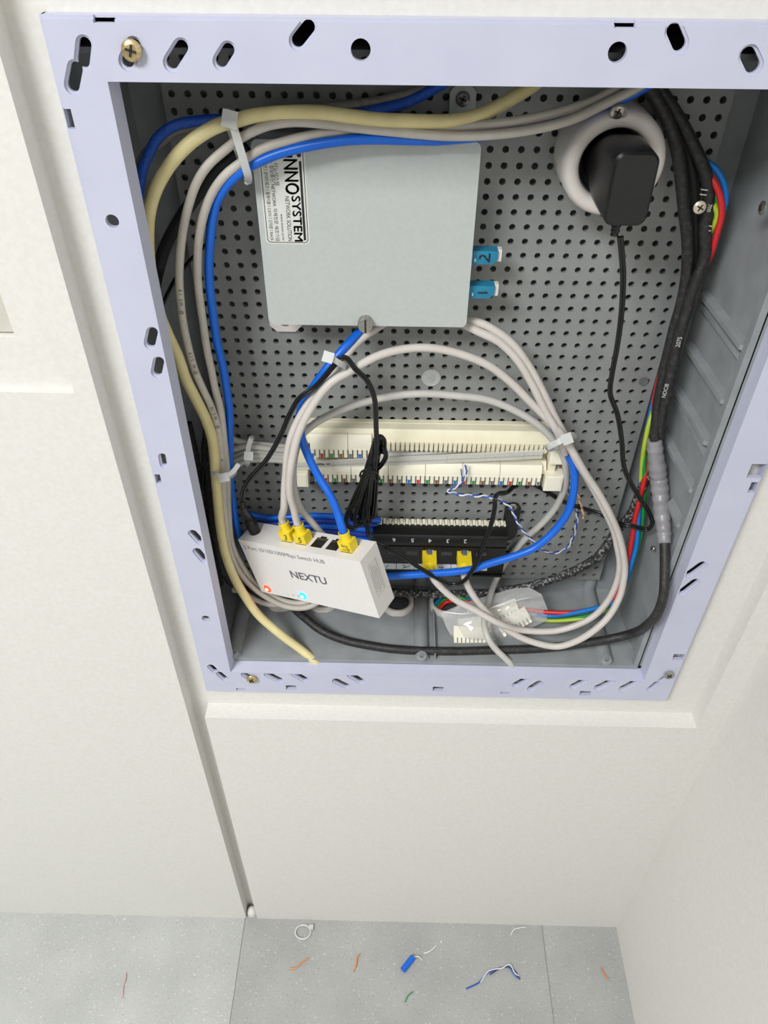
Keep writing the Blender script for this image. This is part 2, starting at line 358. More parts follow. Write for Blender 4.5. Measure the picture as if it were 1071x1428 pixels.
# ================================================================== perforated plate
def plate():
    mb = MB(); bm = mb.bm; gx, gz = 58.05, -161.04; T = 2.6; n = 12; cache = {}
    def V(x, y, z):
        k = (round(x, 2), round(y, 2), round(z, 2))
        if k not in cache: cache[k] = bm.verts.new((x, y, z))
        return cache[k]
    def F(*v):
        try: bm.faces.new(v)
        except ValueError: pass
    def cell(x, z, r):
        out, inn, bk = [], [], []
        for i in range(n):
            a = 2*PI*(i+.5)/n; c, s = math.cos(a), math.sin(a); k = 5/max(abs(c), abs(s))
            out.append(V(x+c*k, 0, z+s*k)); inn.append(V(x+c*r, 0, z+s*r)); bk.append(V(x+c*r, T, z+s*r))
        for i in range(n):
            j = (i+1) % n; F(out[i], out[j], inn[j], inn[i]); F(inn[i], inn[j], bk[j], bk[i])
        for sx, sz in ((1, 1), (-1, 1), (-1, -1), (1, -1)):   # cell corners
            cx_, cz_ = x+5*sx, z+5*sz
            near = sorted(range(n), key=lambda i: (out[i].co.x-cx_)**2+(out[i].co.z-cz_)**2)[:2]
            F(V(cx_, 0, cz_), out[near[0]], out[near[1]])
    cols, rows = range(-20, 15), range(-7, 39)
    for c in cols:
        for r in rows:
            rad = 2.25
            if (c, r) == (-3, 16): rad = .8
            cell(gx+10*c, gz-10*r, rad)
    x0, x1 = gx-10*20-5, gx+10*14+5; z1, z0 = gz+75, gz-385
    # rim and folded edge
    bx = lambda a, b: mb.box(a, b)
    bx((x0-.8, 0, z0), (x0, 11.9, z1)); bx((x1, 0, z0), (x1+.8, 11.9, z1)); bx((x0-.8, 0, z0-1.2), (x1+.8, 11.9, z0))
    bmesh.ops.remove_doubles(bm, verts=bm.verts[:], dist=.001)
    return mb
tag(obj('perforated_plate', plate(), PLATE, None, 25), 'grey perforated mounting plate with rows of round holes inside the enclosure', 'plate')
# push rivet on the plate
b = MB(); b.lathe((28.0, -.1, -321.0), (0, -1, 0), [(7.4, 0), (7.6, .5), (7.0, .7), (6.6, .3), (3, .3), (2.6, 1.2), (1.4, 1.4), (1.2, .4)], 28)
tag(obj('push_rivet', b, mat('rivet_plastic', (185, 187, 186), .3)), 'round clear push rivet in the middle of the perforated plate', 'rivet')
b = MB(); b.lathe((195, -.3, -321), (0, -1, 0), [(3.6, 0), (3.8, .5), (2.9, .6), (2.6, 0.1)], 20)
tag(obj('hole_grommet', b, mat('grommet', (112, 114, 114), .5)), 'larger round hole at the right edge of the perforated plate', 'hole')

# ================================================================== white frame
YF = -95.0
FX0, FX1, FZ0, FZ1 = -174.6, 262.5, -612.2, -65.8
IX0, IX1, IZ0, IZ1 = -147.5, 233.0, -580.5, -94.0
def pf(px, py): q = P(px, py, YF); return (q.x, q.z)
def capsule(a, c, w, n=7):
    a, c = Vector(a), Vector(c); d = (c-a); d = d.normalized() if d.length > 1e-3 else Vector((0, 1)); out = []
    t0 = math.atan2(d.y, d.x)
    for k in range(n+1): t = t0-PI/2+PI*k/n; out.append((c.x+w*math.cos(t), c.y+w*math.sin(t)))
    for k in range(n+1): t = t0+PI/2+PI*k/n; out.append((a.x+w*math.cos(t), a.y+w*math.sin(t)))
    return out
def rect2(x0, z0, x1, z1): return [(x0, z0), (x1, z0), (x1, z1), (x0, z1)]
SL = []      # (rim outline, hole outline)
def slot(a, c, w, rim=1.3):
    A, C = pf(*a), pf(*c); SL.append((capsule(A, C, w/2+rim), capsule(A, C, w/2)))
def rnd(c, d): A = pf(*c); SL.append((None, capsule(A, (A[0], A[1]+.02), d/2, 10)))
def rec(c, wd, ht): x, z = pf(*c); SL.append((None, rect2(x-wd/2, z-ht/2, x+wd/2, z+ht/2)))
def key(a, b_, c, d, w, rim=1.3):
    for u, v in ((a, b_), (c, d)): SL.append((capsule(pf(*u), pf(*v), w/2+rim), capsule(pf(*u), pf(*v), w/2)))
key((117.5, 62), (115, 86), (105.5, 96), (101, 120), 6.0)
slot((187, 64), (177, 86), 6.0); slot((253, 66), (239, 88), 6.0); slot((318, 70), (308, 86), 5.8); slot((430, 38), (415, 57), 6.2)
rnd((503, 69.5), 9.8); rec((144, 26), 10.5, 3.6); rec((96, 166), 4.4, 9.6); rnd((156.5, 308.5), 7.6)
rec((872, 33.5), 10, 3.4); rnd((861, 73), 9.2); slot((940, 43), (948, 62), 6.4); slot((1044, 77), (1051, 92), 7.0)
slot((213, 464), (209.5, 480), 5.6); slot((222, 505), (219, 520), 5.6); slot((226.5, 637), (228.5, 648), 3.6); rec((220.5, 668), 4.0, 8.5)
slot((269, 744), (279, 755), 5.0); slot((275, 769), (285, 781), 5.0); rnd((287, 862.5), 7.2)
key((294, 930), (300, 936), (306, 940), (314, 947), 4.4); slot((341, 941), (352, 947), 4.6)
slot((374, 941), (390, 949), 5.8); slot((411, 940), (425, 948), 5.8); rec((406, 959), 10, 7.0); rec((336, 961.5), 9, 3.6)
slot((469, 950), (483, 957), 5.8); slot((490, 942), (503, 950), 5.8)
rec((611, 961), 10, 7.0); slot((720, 955), (736, 946), 5.8); slot((741, 960), (752, 953), 5.8); rec((704, 966.5), 8, 3.6)
slot((800, 957), (815, 949), 5.8); slot((834, 959), (852, 950), 5.8); slot((869, 960), (888, 950), 5.8); rec((816, 967), 10, 7.0)
key((932, 942), (922, 949), (916, 953), (906, 961), 3.6); rec((946, 916.5), 9.5, 8.5)
slot((961, 801), (979, 788), 5.4); slot((951, 826), (969, 812), 5.4); rec((1055, 657), 10.5, 12.5); rec((1050, 680), 5.0, 10)
fr = thing('mounting_frame', 'white powder-coated metal frame with slots and screw holes around the enclosure opening', 'frame', (44, YF, FZ0))
o_front = [rect2(FX0+1.6, FZ0+1.6, FX1-1.6, FZ1-1.6), rect2(IX0, IZ0, IX1, IZ1)]
o_back = [rect2(FX0, FZ0, FX1, FZ1), rect2(IX0, IZ0, IX1, IZ1)]
obj('face_plate', plate2d(o_front+[(a or h) for a, h in SL], YF, YF+1.6), POWDER, fr, 30)
obj('backing_plate', plate2d(o_back+[h for a, h in SL], YF+1.6, YF+3.6), POWDER, fr, 30)
for lo, hi in (((FX0, FZ0), (FX0+1.2, FZ1)), ((FX1-1.2, FZ0), (FX1, FZ1)), ((FX0, FZ0), (FX1, FZ0+1.2)), ((FX0, FZ1-1.2), (FX1, FZ1))):
    obj('outer_flange', MB().box((lo[0], YF+3.5, lo[1]), (hi[0], YN-.1, hi[1])), POWDER, fr)
# inner flange (slightly tapered) as four strips
for nm, a, c in (('inner_flange', (IX0, IZ0), (IX0, IZ1)), ('inner_flange', (IX1, IZ1), (IX1, IZ0)), ('inner_flange', (IX0, IZ0), (IX1, IZ0)), ('inner_flange', (IX1, IZ1), (IX0, IZ1))):
    ix = {IX0: IX0+1.8, IX1: IX1-1.0}; iz = {IZ0: IZ0+1.5, IZ1: IZ1}
    ox = {IX0: IX0-1.2, IX1: IX1+1.2}; oz = {IZ0: IZ0-1.2, IZ1: IZ1+1.2}
    y0, y1 = YF+.3, YF+12.5
    vs = [(a[0], y0, a[1]), (c[0], y0, c[1]), (ix[c[0]], y1, iz[c[1]]), (ix[a[0]], y1, iz[a[1]]), (ox[a[0]], y0, oz[a[1]]), (ox[c[0]], y0, oz[c[1]]), (ox[c[0]], y1, oz[c[1]]), (ox[a[0]], y1, oz[a[1]])]
    obj(nm, MB().poly(vs, [(0,1,2,3),(7,6,5,4),(0,4,5,1),(1,5,6,2),(2,6,7,3),(3,7,4,0)]), POWDER, fr)
screw('frame_screw', P(184, 70, YF-2), (0, -1, .05), 5.0, BRASS, None, 2.4, .5, 'brass cross-head screw in the top left slot of the white frame')
screw('frame_screw', P(351, 947, YF-2), (0, -1, .1), 4.9, BRASS, None, 2.4, .2, 'brass cross-head screw in the bottom left slot of the white frame')
screw('frame_screw', P(933, 941, YF-1.5), (0, -1, .1), 4.6, CHROME, None, 2.0, .3, 'small steel cross-head screw in the bottom right corner of the white frame')

# ================================================================== steel terminal box with label
YB = -35.0; bx0, bx1, bz0, bz1 = -89.5, 48.8, -258.5, -137.0
tb = thing('terminal_box', 'pale grey steel terminal box with a printed sticker on the perforated plate', 'terminal box', ((bx0+bx1)/2, 0, bz0))
def rrect(x0, z0, x1, z1, r, n=5):
    out = []
    for cx_, cz_, a0 in ((x1-r, z1-r, 0), (x0+r, z1-r, PI/2), (x0+r, z0+r, PI), (x1-r, z0+r, 3*PI/2)):
        for k in range(n+1): a = a0+PI/2*k/n; out.append((cx_+r*math.cos(a), cz_+r*math.sin(a)))
    return out
b = MB().prism([(x, YB, z) for x, z in rrect(bx0, bz0, bx1, bz1, 4)], (0, 2, 0)).bevel(.6, 2, 50); cov = obj('cover', b, STEELBOX, tb)
b = MB().box((bx0+1.5, YB+2, bz0+6), (bx0+3, -1, bz1-1)); obj('side_wall', b, STEELBOX, tb)
b = MB().box((bx1-3, YB+2, bz0+6), (bx1-1.5, -1, bz1-1)); obj('side_wall', b, STEELBOX, tb)
b = MB().box((bx0+1.5, YB+2, bz1-3), (bx1-1.5, -1, bz1-1.5)); obj('top_wall', b, STEELBOX, tb)
b = MB().box((bx0+1.5, -2.5, bz0+8), (bx1-1.5, -1, bz1-1)); obj('back_wall', b, STEELBOX, tb)
# mounting tabs
def tab(x, z0, z1, w):
    return MB().prism([(x-w/2, -3.2, z0), (x+w/2, -3.2, z0), (x+w/2, -3.2, z1-5), (x+w/2-4.5, -3.2, z1), (x-w/2+4.5, -3.2, z1), (x-w/2, -3.2, z1-5)], (0, 3, 0)).bevel(.4, 1, 50)
c = P(645.5, 138, -3.2); obj('mounting_tab', tab(c.x, bz1-8, c.z+9, 16), STEELBOX, tb); screw('tab_screw', c, (0, -1, 0), 4.4, DARKMETAL if 0 else mat('screw_grey', (120, 120, 118), .35, metal=.8), tb)
c = P(398, 449, -3.2); b = MB(); b.prism([(c.x-12, -3.2, c.z+20), (c.x-12, -3.2, c.z-3), (c.x-7, -3.2, c.z-8), (c.x+7, -3.2, c.z-8), (c.x+12, -3.2, c.z-3), (c.x+12, -3.2, c.z+20)], (0, 3, 0)); obj('mounting_tab', b.bevel(.4, 1, 50), WPLASTIC, tb)
screw('tab_screw', P(397, 447, -3.2), (0, -1, 0), 4.2, CHROME, tb)
# thumb screw
c = P(510, 449, YB); b = MB(); b.lathe(c, (0, -1, 0), [(5.4, 0), (5.4, 6), (4.9, 6.8), (1, 6.8)], 28); ts = obj('thumb_screw', b, CHROME, tb); ts['label'] = 'slotted steel thumb screw'
b = MB().box((c.x-.6, YB-7.2, c.z-5), (c.x+.6, YB-6.6, c.z+5)); obj('slot', b, DARKMETAL, ts)
# sticker: lettering reads top to bottom
lt = [P(*v, YB-.15) for v in ((360, 208), (423, 210), (430, 339), (374, 338))]
lx0, lx1 = (lt[0].x+lt[3].x)/2, (lt[1].x+lt[2].x)/2; lz1, lz0 = bz1-4.5, (lt[2].z+lt[3].z)/2
b = MB().prism([(x, YB-.02, z) for x, z in rrect(lx0-1, lz0-1, lx1+1, lz1+1, 3)], (0, -.12, 0)); st = obj('sticker', b, LABELW, tb)
mb = MB(); oo = rrect(lx0, lz0, lx1, lz1, 2.4); ii = rrect(lx0+.45, lz0+.45, lx1-.45, lz1-.45, 2.0)
mb.poly([(x, YB-.2, z) for x, z in oo+ii], [(i, (i+1) % 24, (i+1) % 24+24, i+24) for i in range(24)]); obj('sticker_border', mb, INK, st, 0)
RD, UP = (0, 0, -1), (1, 0, 0)
def lab(s, x, z, size, **k): return text('sticker_print', s, size, (x, YB-.15, z), RD, UP, k.pop('m', INK), st, 'LEFT', **k)
LW = lx1-lx0; H = lz1-lz0
ly = lambda y: lz1-(y-207)/131*H                     # a height in the photograph to a place along the sticker
mb = MB().box((lx1-3.0, YB-.25, ly(334)), (lx1-1.5, YB-.15, ly(224))); obj('sticker_bar', mb, INK, st, 0)
mb = MB().lathe((lx1-2.7, YB-.15, ly(216)), (0, -1, 0), [(1.4, 0), (1.4, .1)], 16); obj('sticker_dot', mb, INK, st, 0)
def lfit(t, x, y0, y1, size, **k): return lab(t, lx1-x, ly(y0), size, fit=ly(y0)-ly(y1), **k)
for d_ in (-.28, 0, .28): lfit('ıNNO', 8.6+d_, 216+d_*2, 267+d_*2, 12.0); lfit('SYSTEM', 6.6+d_*.8, 270+d_*1.6, 335+d_*1.6, 7.6)
lfit('NETWORK SOLUTION', 12.0, 271, 335, 3.8)
lfit('(주) 이노시스템', 17.6, 214, 256, 3.5)
lfit('www.innosc.co.kr', 16.2, 296, 335, 2.4)
lfit('고속 정보통신 NETWORK 자재전문 제조기업', 20.2, 216, 335, 2.9)
lfit('UTP배선ㅣ광네트워크ㅣ홈케이블ㅣCATVㅣ단자함ㅣRACK', 23.8, 216, 335, 2.7)
# teal plug connectors on the right edge
for px, py, s, lb in ((676, 357, 'two', 'upper teal plug connector, marked 2, at the terminal box edge'), (672, 405, 'one', 'lower teal plug connector, marked 1, at the terminal box edge')):
    c = P(px, py, -26); t = thing('plug_connector', lb, 'connector', c, 'teal plug connectors')
    b = MB().prism([(c.x-10, -29, c.z-4.5), (c.x+5, -29, c.z-4.5), (c.x+8.5, -29, c.z-1.5), (c.x+8.5, -29, c.z+4.5), (c.x-10, -29, c.z+4.5)], (0, 9, 0)).bevel(.5, 2); bd = obj('connector_body', b, TEAL, t)
    b = MB().box((c.x+8.3, -27.5, c.z-3), (c.x+11, -22, c.z+5)).bevel(.7, 2); obj('latch', b, WPLASTIC, t)
    b = MB().box((c.x-7, -29.4, c.z-2.6), (c.x-6, -29, c.z-.4)); obj('side_window', b, WPLASTIC, t)
    y = -29.3
    if s == 'one': L = [[(c.x-3, y, c.z-.2), (c.x+1, y, c.z-.1), (c.x+3.6, y, c.z)]]
    else: L = [[(c.x-3.6, y, c.z-.6), (c.x-3, y, c.z+1.6), (c.x-.6, y, c.z+1.4), (c.x+1.0, y, c.z-.6), (c.x+2.6, y, c.z-2.2)], [(c.x+2.8, y, c.z+3), (c.x+2.8, y, c.z-.2), (c.x+2.7, y, c.z-2.8)]]
    strokes('handwriting', L, .55, INK, t)

# ================================================================== round wall outlet and power adapter
oc = Vector((130.4, 0, -149.7))
ou = thing('round_outlet', 'round white surface power outlet on the perforated plate, top right', 'outlet', oc+Vector((0, 0, -31)))
b = MB(); b.lathe(oc, (0, -1, 0), [(31.5, .2), (31.8, 3), (31.2, 30), (29.5, 34), (27.5, 35.5), (23.5, 35.5), (21.5, 34), (20.8, 31), (20.6, 12)], 56); obj('housing', b, WPLASTIC, ou)
b = MB(); b.lathe(oc, (0, -1, 0), [(20.55, 8), (20.55, 12.2), (20.5, 30), (20.2, 30), (20.2, 13), (1, 13)], 40); obj('socket_well', b, SOCKETD, ou)
sc = P(863, 158, -36); b = MB(); b.lathe(sc+Vector((0, 3, 0)), (0, -1, -.35), [(5.2, 0), (5.2, 2.5), (4.4, 3.2), (1, 3.2)], 18); obj('screw_boss', b, mat('outlet_boss', (170, 164, 158), .5), ou)
screw('outlet_screw', sc+Vector((-1.0, -.4, 1.0)), (0, -1, -.1), 4.0, CHROME, ou)
ad = thing('power_adapter', 'black power adapter with long thin black cord, plugged into the round outlet', 'power adapter', oc+Vector((0, -60, -22)))
def rr3(cx_, cz_, w, h, r, y, n=5): return [Vector((cx_+x, y, cz_+z)) for x, z in rrect(-w/2, -h/2, w/2, h/2, r, n)]
b = MB(); ax, az = oc.x+.3, oc.z
b.loft([rr3(ax, az+1, 33, 33, 15, -14), rr3(ax, az+1, 33, 34, 14, -34), rr3(ax+.2, az, 29, 40, 9, -44), rr3(ax+.3, az, 26, 41, 7, -72), rr3(ax+.3, az, 25, 40.5, 6, -76.5), rr3(ax+.3, az, 22, 38, 5, -78)]); obj('body', b, BLACKP, ad, 30)
def rib_tube(pts, r0, r1, m, parent, name):
    mb = MB(); sc_ = []
    for i in range(len(pts)): sc_.append((r0+(r1-r0)*i/(len(pts)-1))*(1.0 if i % 2 else .8))
    mb.tube(pts, 1.0, 14, scale=sc_); return obj(name, mb, m, parent)
c0 = Vector((ax+.3, -62, az-19)); rib_tube([c0+Vector((0, 0, -1.4*i)) for i in range(10)], 3.6, 2.6, BLACKP, ad, 'strain_relief')
PEANUT = []
for i in range(20):
    a = 2*PI*i/20; rr = 1.0+.95*abs(math.cos(a))**1.5; PEANUT.append((1.0*rr*math.cos(a), .55*rr*math.sin(a)+.42*math.copysign(min(1, abs(math.sin(2*a))), math.sin(a)) if abs(math.sin(a)) > 1e-6 else 0))
def dcord(pts, n=8, parent=ad, name='cord'): return obj(name, MB().sweep(pts if isinstance(pts[0], Vector) else path(pts, n), PEANUT), BLACKW, parent)
dcord([(865, 330, -62), (868, 365, -60), (869, 385, -56), (867, 433, -46), (861, 481, -38), (853, 525, -32), (851, 549, -30), (861, 578, -30), (867, 614, -32), (871, 654, -36), (889, 690, -42), (905, 715, -46), (909.5, 730, -46), (903, 738, -44), (876, 732, -40), (859, 729, -34), (838, 717, -20), (789, 701, -12), (763, 686, -10), (745, 676, -9), (730, 673.5, -10), (717, 678, -16), (708, 686, -26), (695, 688.5, -33), (690.5, 694, -38), (690, 707, -42), (685, 731, -48), (675, 758, -54), (664, 785, -59), (655, 801, -61), (644, 812, -61), (629, 815, -60), (611, 807, -60), (587, 793, -60), (560, 775, -58), (540, 764, -56), (525, 757, -52), (515, 746, -46), (512, 732, -42), (514, 700, -40)])
# folded bundle of cord
for k in range(6):
    dx = (k-2.5)*3.0; yy = -44-1.8*(k % 3); lo = (735, 724, 731, 719, 728, 722)[k]
    dcord([(526+dx*.3, 612+k*4, yy), (520+dx*.6, 640, yy-2), (512+dx*.8, 668, yy-2), (504+dx*1.5, 697, yy), (498+dx*2.0, lo-12, yy+1), (500+dx*1.9, lo, yy+3), (507+dx*1.6, lo+1, yy+5), (512+dx*1.3, lo-14, yy+6), (516+dx, 690, yy+6), (520+dx*.7, 660, yy+6), (526+dx*.4, 630, yy+5), (533+dx*.2, 615+k*3, yy+2)], 6, name='cord_loop')
dcord([(520, 640, -50), (523, 618, -51), (529, 609, -50), (535, 613, -47), (536, 625, -44), (538, 637, -43), (532, 648, -43), (525, 655, -44)], name='cord_loop')
tp = spline([P(502, 664, -46), P(507, 656, -54), P(517, 656, -55), P(526, 661, -50), P(529, 668, -42), P(520, 664, -36), P(508, 662, -38)], 6, True)
obj('twist_tie', MB().tube(tp, .8, 8, True), BLACKW, ad)
obj('twist_tie', MB().tube(path([(526, 661, -50), (528, 666, -52), (525, 671, -52)]), .8, 8), BLACKW, ad)
dcord([(520, 668, -50), (524, 640, -52), (525, 615, -52), (524.5, 595, -51), (522, 555, -50), (512, 531, -50), (495, 514, -51), (482, 499, -52), (474, 501, -53), (465, 511, -53), (441, 538, -54), (418, 555, -56), (404, 578, -57), (391, 608, -58), (371, 642, -57), (347, 669, -55), (338, 688, -52), (337, 701, -50)])
# ================================================================== switch hub
HR = Matrix(((0.8467, 0.4684, -0.2525), (-0.4579, 0.8831, 0.1028), (0.2711, 0.0285, 0.9621)))
HO = Vector((-71.976, -76.026, -472.383)); HW, HH, HT = 129.2, 61.5, 25.4
HM = Matrix.Translation(HO) @ HR.to_4x4()
hx, hy, hz = HR.col[0].copy(), HR.col[1].copy(), HR.col[2].copy()
hub = thing('switch_hub', 'white plastic network switch hub with glowing red and blue lights, hanging tilted', 'switch', HM @ Vector((0, 10, -HH/2)))
b = MB().box((-HW/2, 0, -HH/2), (HW/2, HT, HH/2), HM).bevel(4.2, 5); obj('casing', b, HUBW, hub, 40)
ftl = lambda px, py: PP(px, py, HO, hy)                    # a pixel on the big front face
top0 = HM @ Vector((0, 0, HH/2))
fto = lambda px, py: HR.transposed() @ (PP(px, py, top0, hz)-HO)   # a pixel on the port face, in hub coordinates
c = (ftl(341, 764)+ftl(452, 783))/2
text('lettering', '5 Port 10/100/1000Mbps Switch HUB', 6.0, c, hx, hz, GREYINK, hub, fit=(ftl(452, 783)-ftl(341, 764)).length, lift=.1)
wd = (ftl(452, 783)-ftl(341, 764)).length
text('brand_lettering', 'NEXTU', 11.5, ftl(430, 806), hx, hz, GREYINK, hub, bold=.02, sx=1.05, lift=.1)
for px, py, s in ((395, 828.5, '·'), (402, 829, '1'), (409, 830, '2'), (416, 831, '3')): text('port_number', s, 3.4, ftl(px, py), hx, hz, GREYINK, hub, lift=.1)
def led(px, py, m, mc, nm):
    c = ftl(px, py); b = MB(); b.lathe(c, -hy, [(4.2, .05), (3.6, .5), (1.8, 1.0), (.3, 1.2)], 18); l = obj(nm, b, m, hub)
    b = MB(); b.lathe(c-hy*.9, -hy, [(1.7, 0), (1.3, .5), (.2, .7)], 12); obj('led_core', b, mc, l)
led(373, 821, REDLED, REDCORE, 'red_led'); led(422.5, 831, BLUELED, BLUECORE, 'blue_led')
# ports on the top face
pys = HT*.52
def hubx(px, py): return fto(px, py).x
px3, px5, pxb = hubx(404, 751), hubx(428, 754), hubx(489, 763); step = (pxb-px3)/4
for k in range(5):
    x = px3+step*k
    b = MB().box((x-5.6, pys-6, HH/2-.3), (x+5.6, pys+6, HH/2+.15), HM); b.box((x-3, pys+6, HH/2-.3), (x+3, pys+8, HH/2+.15), HM)
    pt = obj('port', b, BLACKG, hub)
    mb = MB()
    for j in range(7): mb.box((x-4.2+j*1.3, pys+3.0, HH/2+.1), (x-3.7+j*1.3, pys+5.6, HH/2+.3), HM)
    obj('contacts', mb, CONTACT, pt)
# rating plate on the right end
cr = HM @ Vector((HW/2, HT/2, 3)); 
b = MB().box((HW/2-.05, HT/2-8, -14), (HW/2+.12, HT/2+8, 22), HM); rp = obj('rating_label', b, mat('rating_label', (222, 219, 215), .5), hub)
mb = MB()
for k in range(6):
    y_ = HT/2+5-k*2.1; z0_ = -12+(k*5 % 7); z1_ = 20-(k*7 % 9); z = z0_
    while z < z1_: mb.box((HW/2+.1, y_-.35, z), (HW/2+.2, y_+.35, min(z1_, z+1.6)), HM); z += 2.3+(k % 2)*.5
obj('label_print', mb, mat('faint_ink', (150, 150, 150), .6), rp, 0)
# ------------------------------------------------------------------ plug boots
def boot(parent, base, up, front, side, w=11.8, d=9.5, h=9.5, collar=8, r=4.6):
    """yellow boot: block standing on base along up; 'front' looks at the viewer"""
    M = Matrix.Identity(4)
    for i in range(3): M[i][0] = side[i]; M[i][1] = -front[i]; M[i][2] = up[i]; M[i][3] = base[i]
    b = MB().box((-w/2, -d/2, 0), (w/2, d/2, h), M).bevel(.9, 2); o = obj('plug_boot', b, YELLOW, parent)
    b = MB(); b.lathe(Vector(base)+up*(h-.5), up, [(r*1.15, 0), (r*.98, 1.5), (r*.9, 4), (r, collar), (r*.85, collar+.4), (r*.75, collar-.6), (r*.72, 1)], 18); obj('collar', b, YELLOW, o)
    return o
def hp(x, y, z): return HM @ Vector((x, y, z))
def hub_cord(name, label, x, tail, r, m, group, dy=0.0):
    t = thing(name, label, 'network cable', hp(x, pys, HH/2), group)
    bo = boot(t, hp(x, pys-.8+dy, HH/2+.2), hz, -hy, hx)
    st_ = hp(x, pys-.8+dy, HH/2+12); c = [st_, hp(x, pys-.8+dy, HH/2+21)]+[P(*q) for q in tail]
    obj('cable', MB().tube(spline(c, 8), r, 12), m, t)
    return t, bo
YT = pys-.8-4.75-.12
t3, b3 = hub_cord('ethernet_cable', 'white patch cord with leftmost yellow plug marked 3, rising into the terminal box', px3,
    [(396, 708, -60), (397, 680, -61), (398.7, 661, -61), (400.5, 637, -60), (405, 613, -59), (413, 592, -56), (431, 561, -52), (451, 537.6, -48), (468, 517, -43), (481.5, 497, -38), (501.7, 474, -28), (528.6, 455, -20), (548, 442, -17), (565, 425, -16)], 3.05, WHITEC, 'white patch cords')
t5, b5 = hub_cord('ethernet_cable', 'white patch cord with yellow hub plug marked 5, arching over the cream block', px3+step*1.0+.2,
    [(410, 710, -62), (404.5, 690, -65), (404, 665, -67), (408, 637, -66), (416, 605, -62), (434, 568, -57), (461, 534, -53), (488, 517.5, -48), (528.6, 495.6, -40), (569, 486, -34), (602.5, 485.5, -32), (638, 492.5, -32), (680, 509, -32), (712, 533, -32), (740.6, 561.6, -33), (765, 586, -35), (785, 608, -38), (801, 634, -40), (817.5, 662, -40), (835, 688, -40), (852, 719.5, -42), (863, 745.6, -43), (868.6, 768, -45), (871.5, 792, -48), (870, 808, -52), (864.5, 831.6, -58), (850, 858, -66), (829.7, 878, -72), (803.6, 894, -74), (777, 901.5, -73), (748.6, 897, -70), (721.7, 887, -66), (694.8, 868.6, -62), (671, 845, -58), (654.5, 821.5, -55), (647.5, 804, -52.5), (646.5, 795, -50)], 3.05, WHITEC, 'white patch cords')
tbl, bb_ = hub_cord('ethernet_cable', 'blue patch cord from the terminal box to the yellow plug at the hub right', pxb,
    [(469.6, 712, -74), (460, 690, -68), (444.5, 665, -60), (431, 638.5, -54), (421, 611.6, -50), (417.6, 583, -47), (424, 561, -46), (441, 534, -45), (458, 511, -43), (481.5, 484, -36), (501, 463, -26), (514, 448, -20), (525, 430, -17)], 3.2, BLUEC, None)
hw = lambda bo, s, px_, size, dz=4.4, dx=0, **k: text('handwriting', s, size, hp(px_+dx, YT, HH/2+dz), hx, hz, INK, bo, shear=.25, lift=.1, **k)
hw(b3, '3', px3, 8.5, 4.2); hw(b5, '5', px3+step, 8.5, 4.2); hw(bb_, 'bnq', pxb, 4.2, 6.6); hw(bb_, '-시명', pxb, 4.0, 2.4)
# DC plug of the adapter
dp = fto(357, 741); dq = [P(337, 701, -50), P(341, 713, -49)]; dend = hp(dp.x, HT*.5, HH/2-1)
ptsd = spline([P(337, 699, -50), P(340, 709, -50), hp(dp.x, HT*.5, HH/2+14)], 6); rib_tube(ptsd, 2.4, 3.6, BLACKP, ad, 'dc_strain_relief')
obj('dc_plug', MB().lathe(dend, (hp(dp.x, HT*.5, HH/2+15)-dend), [(5.0, 0), (5.2, 10), (5.0, 14), (3.6, 16)], 18), BLACKP, ad)

# ================================================================== patch panel
YP = -26.0
xa, xb = P(520, 765, YP).x, P(706, 768, YP).x; pz1, pz0 = -467.5, -519.5
pp = thing('network_jack_box', 'black six-port patch panel mounted upside down below the cream block', 'patch panel', ((xa+xb)/2, 0, pz0))
prof = [(-6.5, pz1), (YP+2, pz1-1.5), (YP, pz1-4), (YP, pz1-13), (YP+1.2, pz1-14), (YP+1.2, pz0+1.5), (YP+2.5, pz0), (-6.5, pz0)]
b = MB().prism([(xa, y, z) for y, z in prof], (xb-xa, 0, 0)).bevel(.5, 2); obj('panel_body', b, BLACKP, pp)
b = MB().box((xa+.5, YP-.8, pz0+1), (xb-.5, YP+1.4, pz0+3.2)).bevel(.4, 1); obj('lower_lip', b, BLACKP, pp)
b = MB().box((xa+.5, YP-1.0, pz1-15.5), (xb-.5, YP+1.4, pz1-13.6)).bevel(.4, 1); obj('upper_lip', b, BLACKP, pp)
for side, xe in ((1, xb), (-1, xa)):
    out = [(0, pz1-26), (8, pz1-26), (13, pz1-22), (14, pz1-16), (14, pz1+14), (11, pz1+18), (0, pz1+18)]
    b = MB().prism([(xe+side*x-side*2, -3.2, z) for x, z in out], (0, 3, 0)).bevel(.5, 1); e = obj('mounting_ear', b, BLACKP, pp)
    screw('ear_screw', (P(715, 707, -3.2) if side > 0 else Vector((xe-5, -3.2, pz1+13))), (0, -1, 0), 4.0, CHROME, e)
mb = MB(); x = xa+4
mb.box((xa+2, -12, pz1-1), (xa+8, -7, pz1+3.5))
while x < xb-9:
    x += 5.05; mb.box((x, -11, pz1-1), (x+2.6, -6.6, pz1+2.2)); mb.prism([(x+2.9, -12, pz1-1), (x+4.7, -12, pz1-1), (x+4.7, -12, pz1+2.0), (x+3.8, -12, pz1+3.6), (x+2.9, -12, pz1+2.0)], (0, 4, 0))
obj('terminal_teeth', mb, IDC2, pp)
portx = [P(q, 772, YP).x for q in (549, 574.5, 598.5, 623, 647, 671.5)]
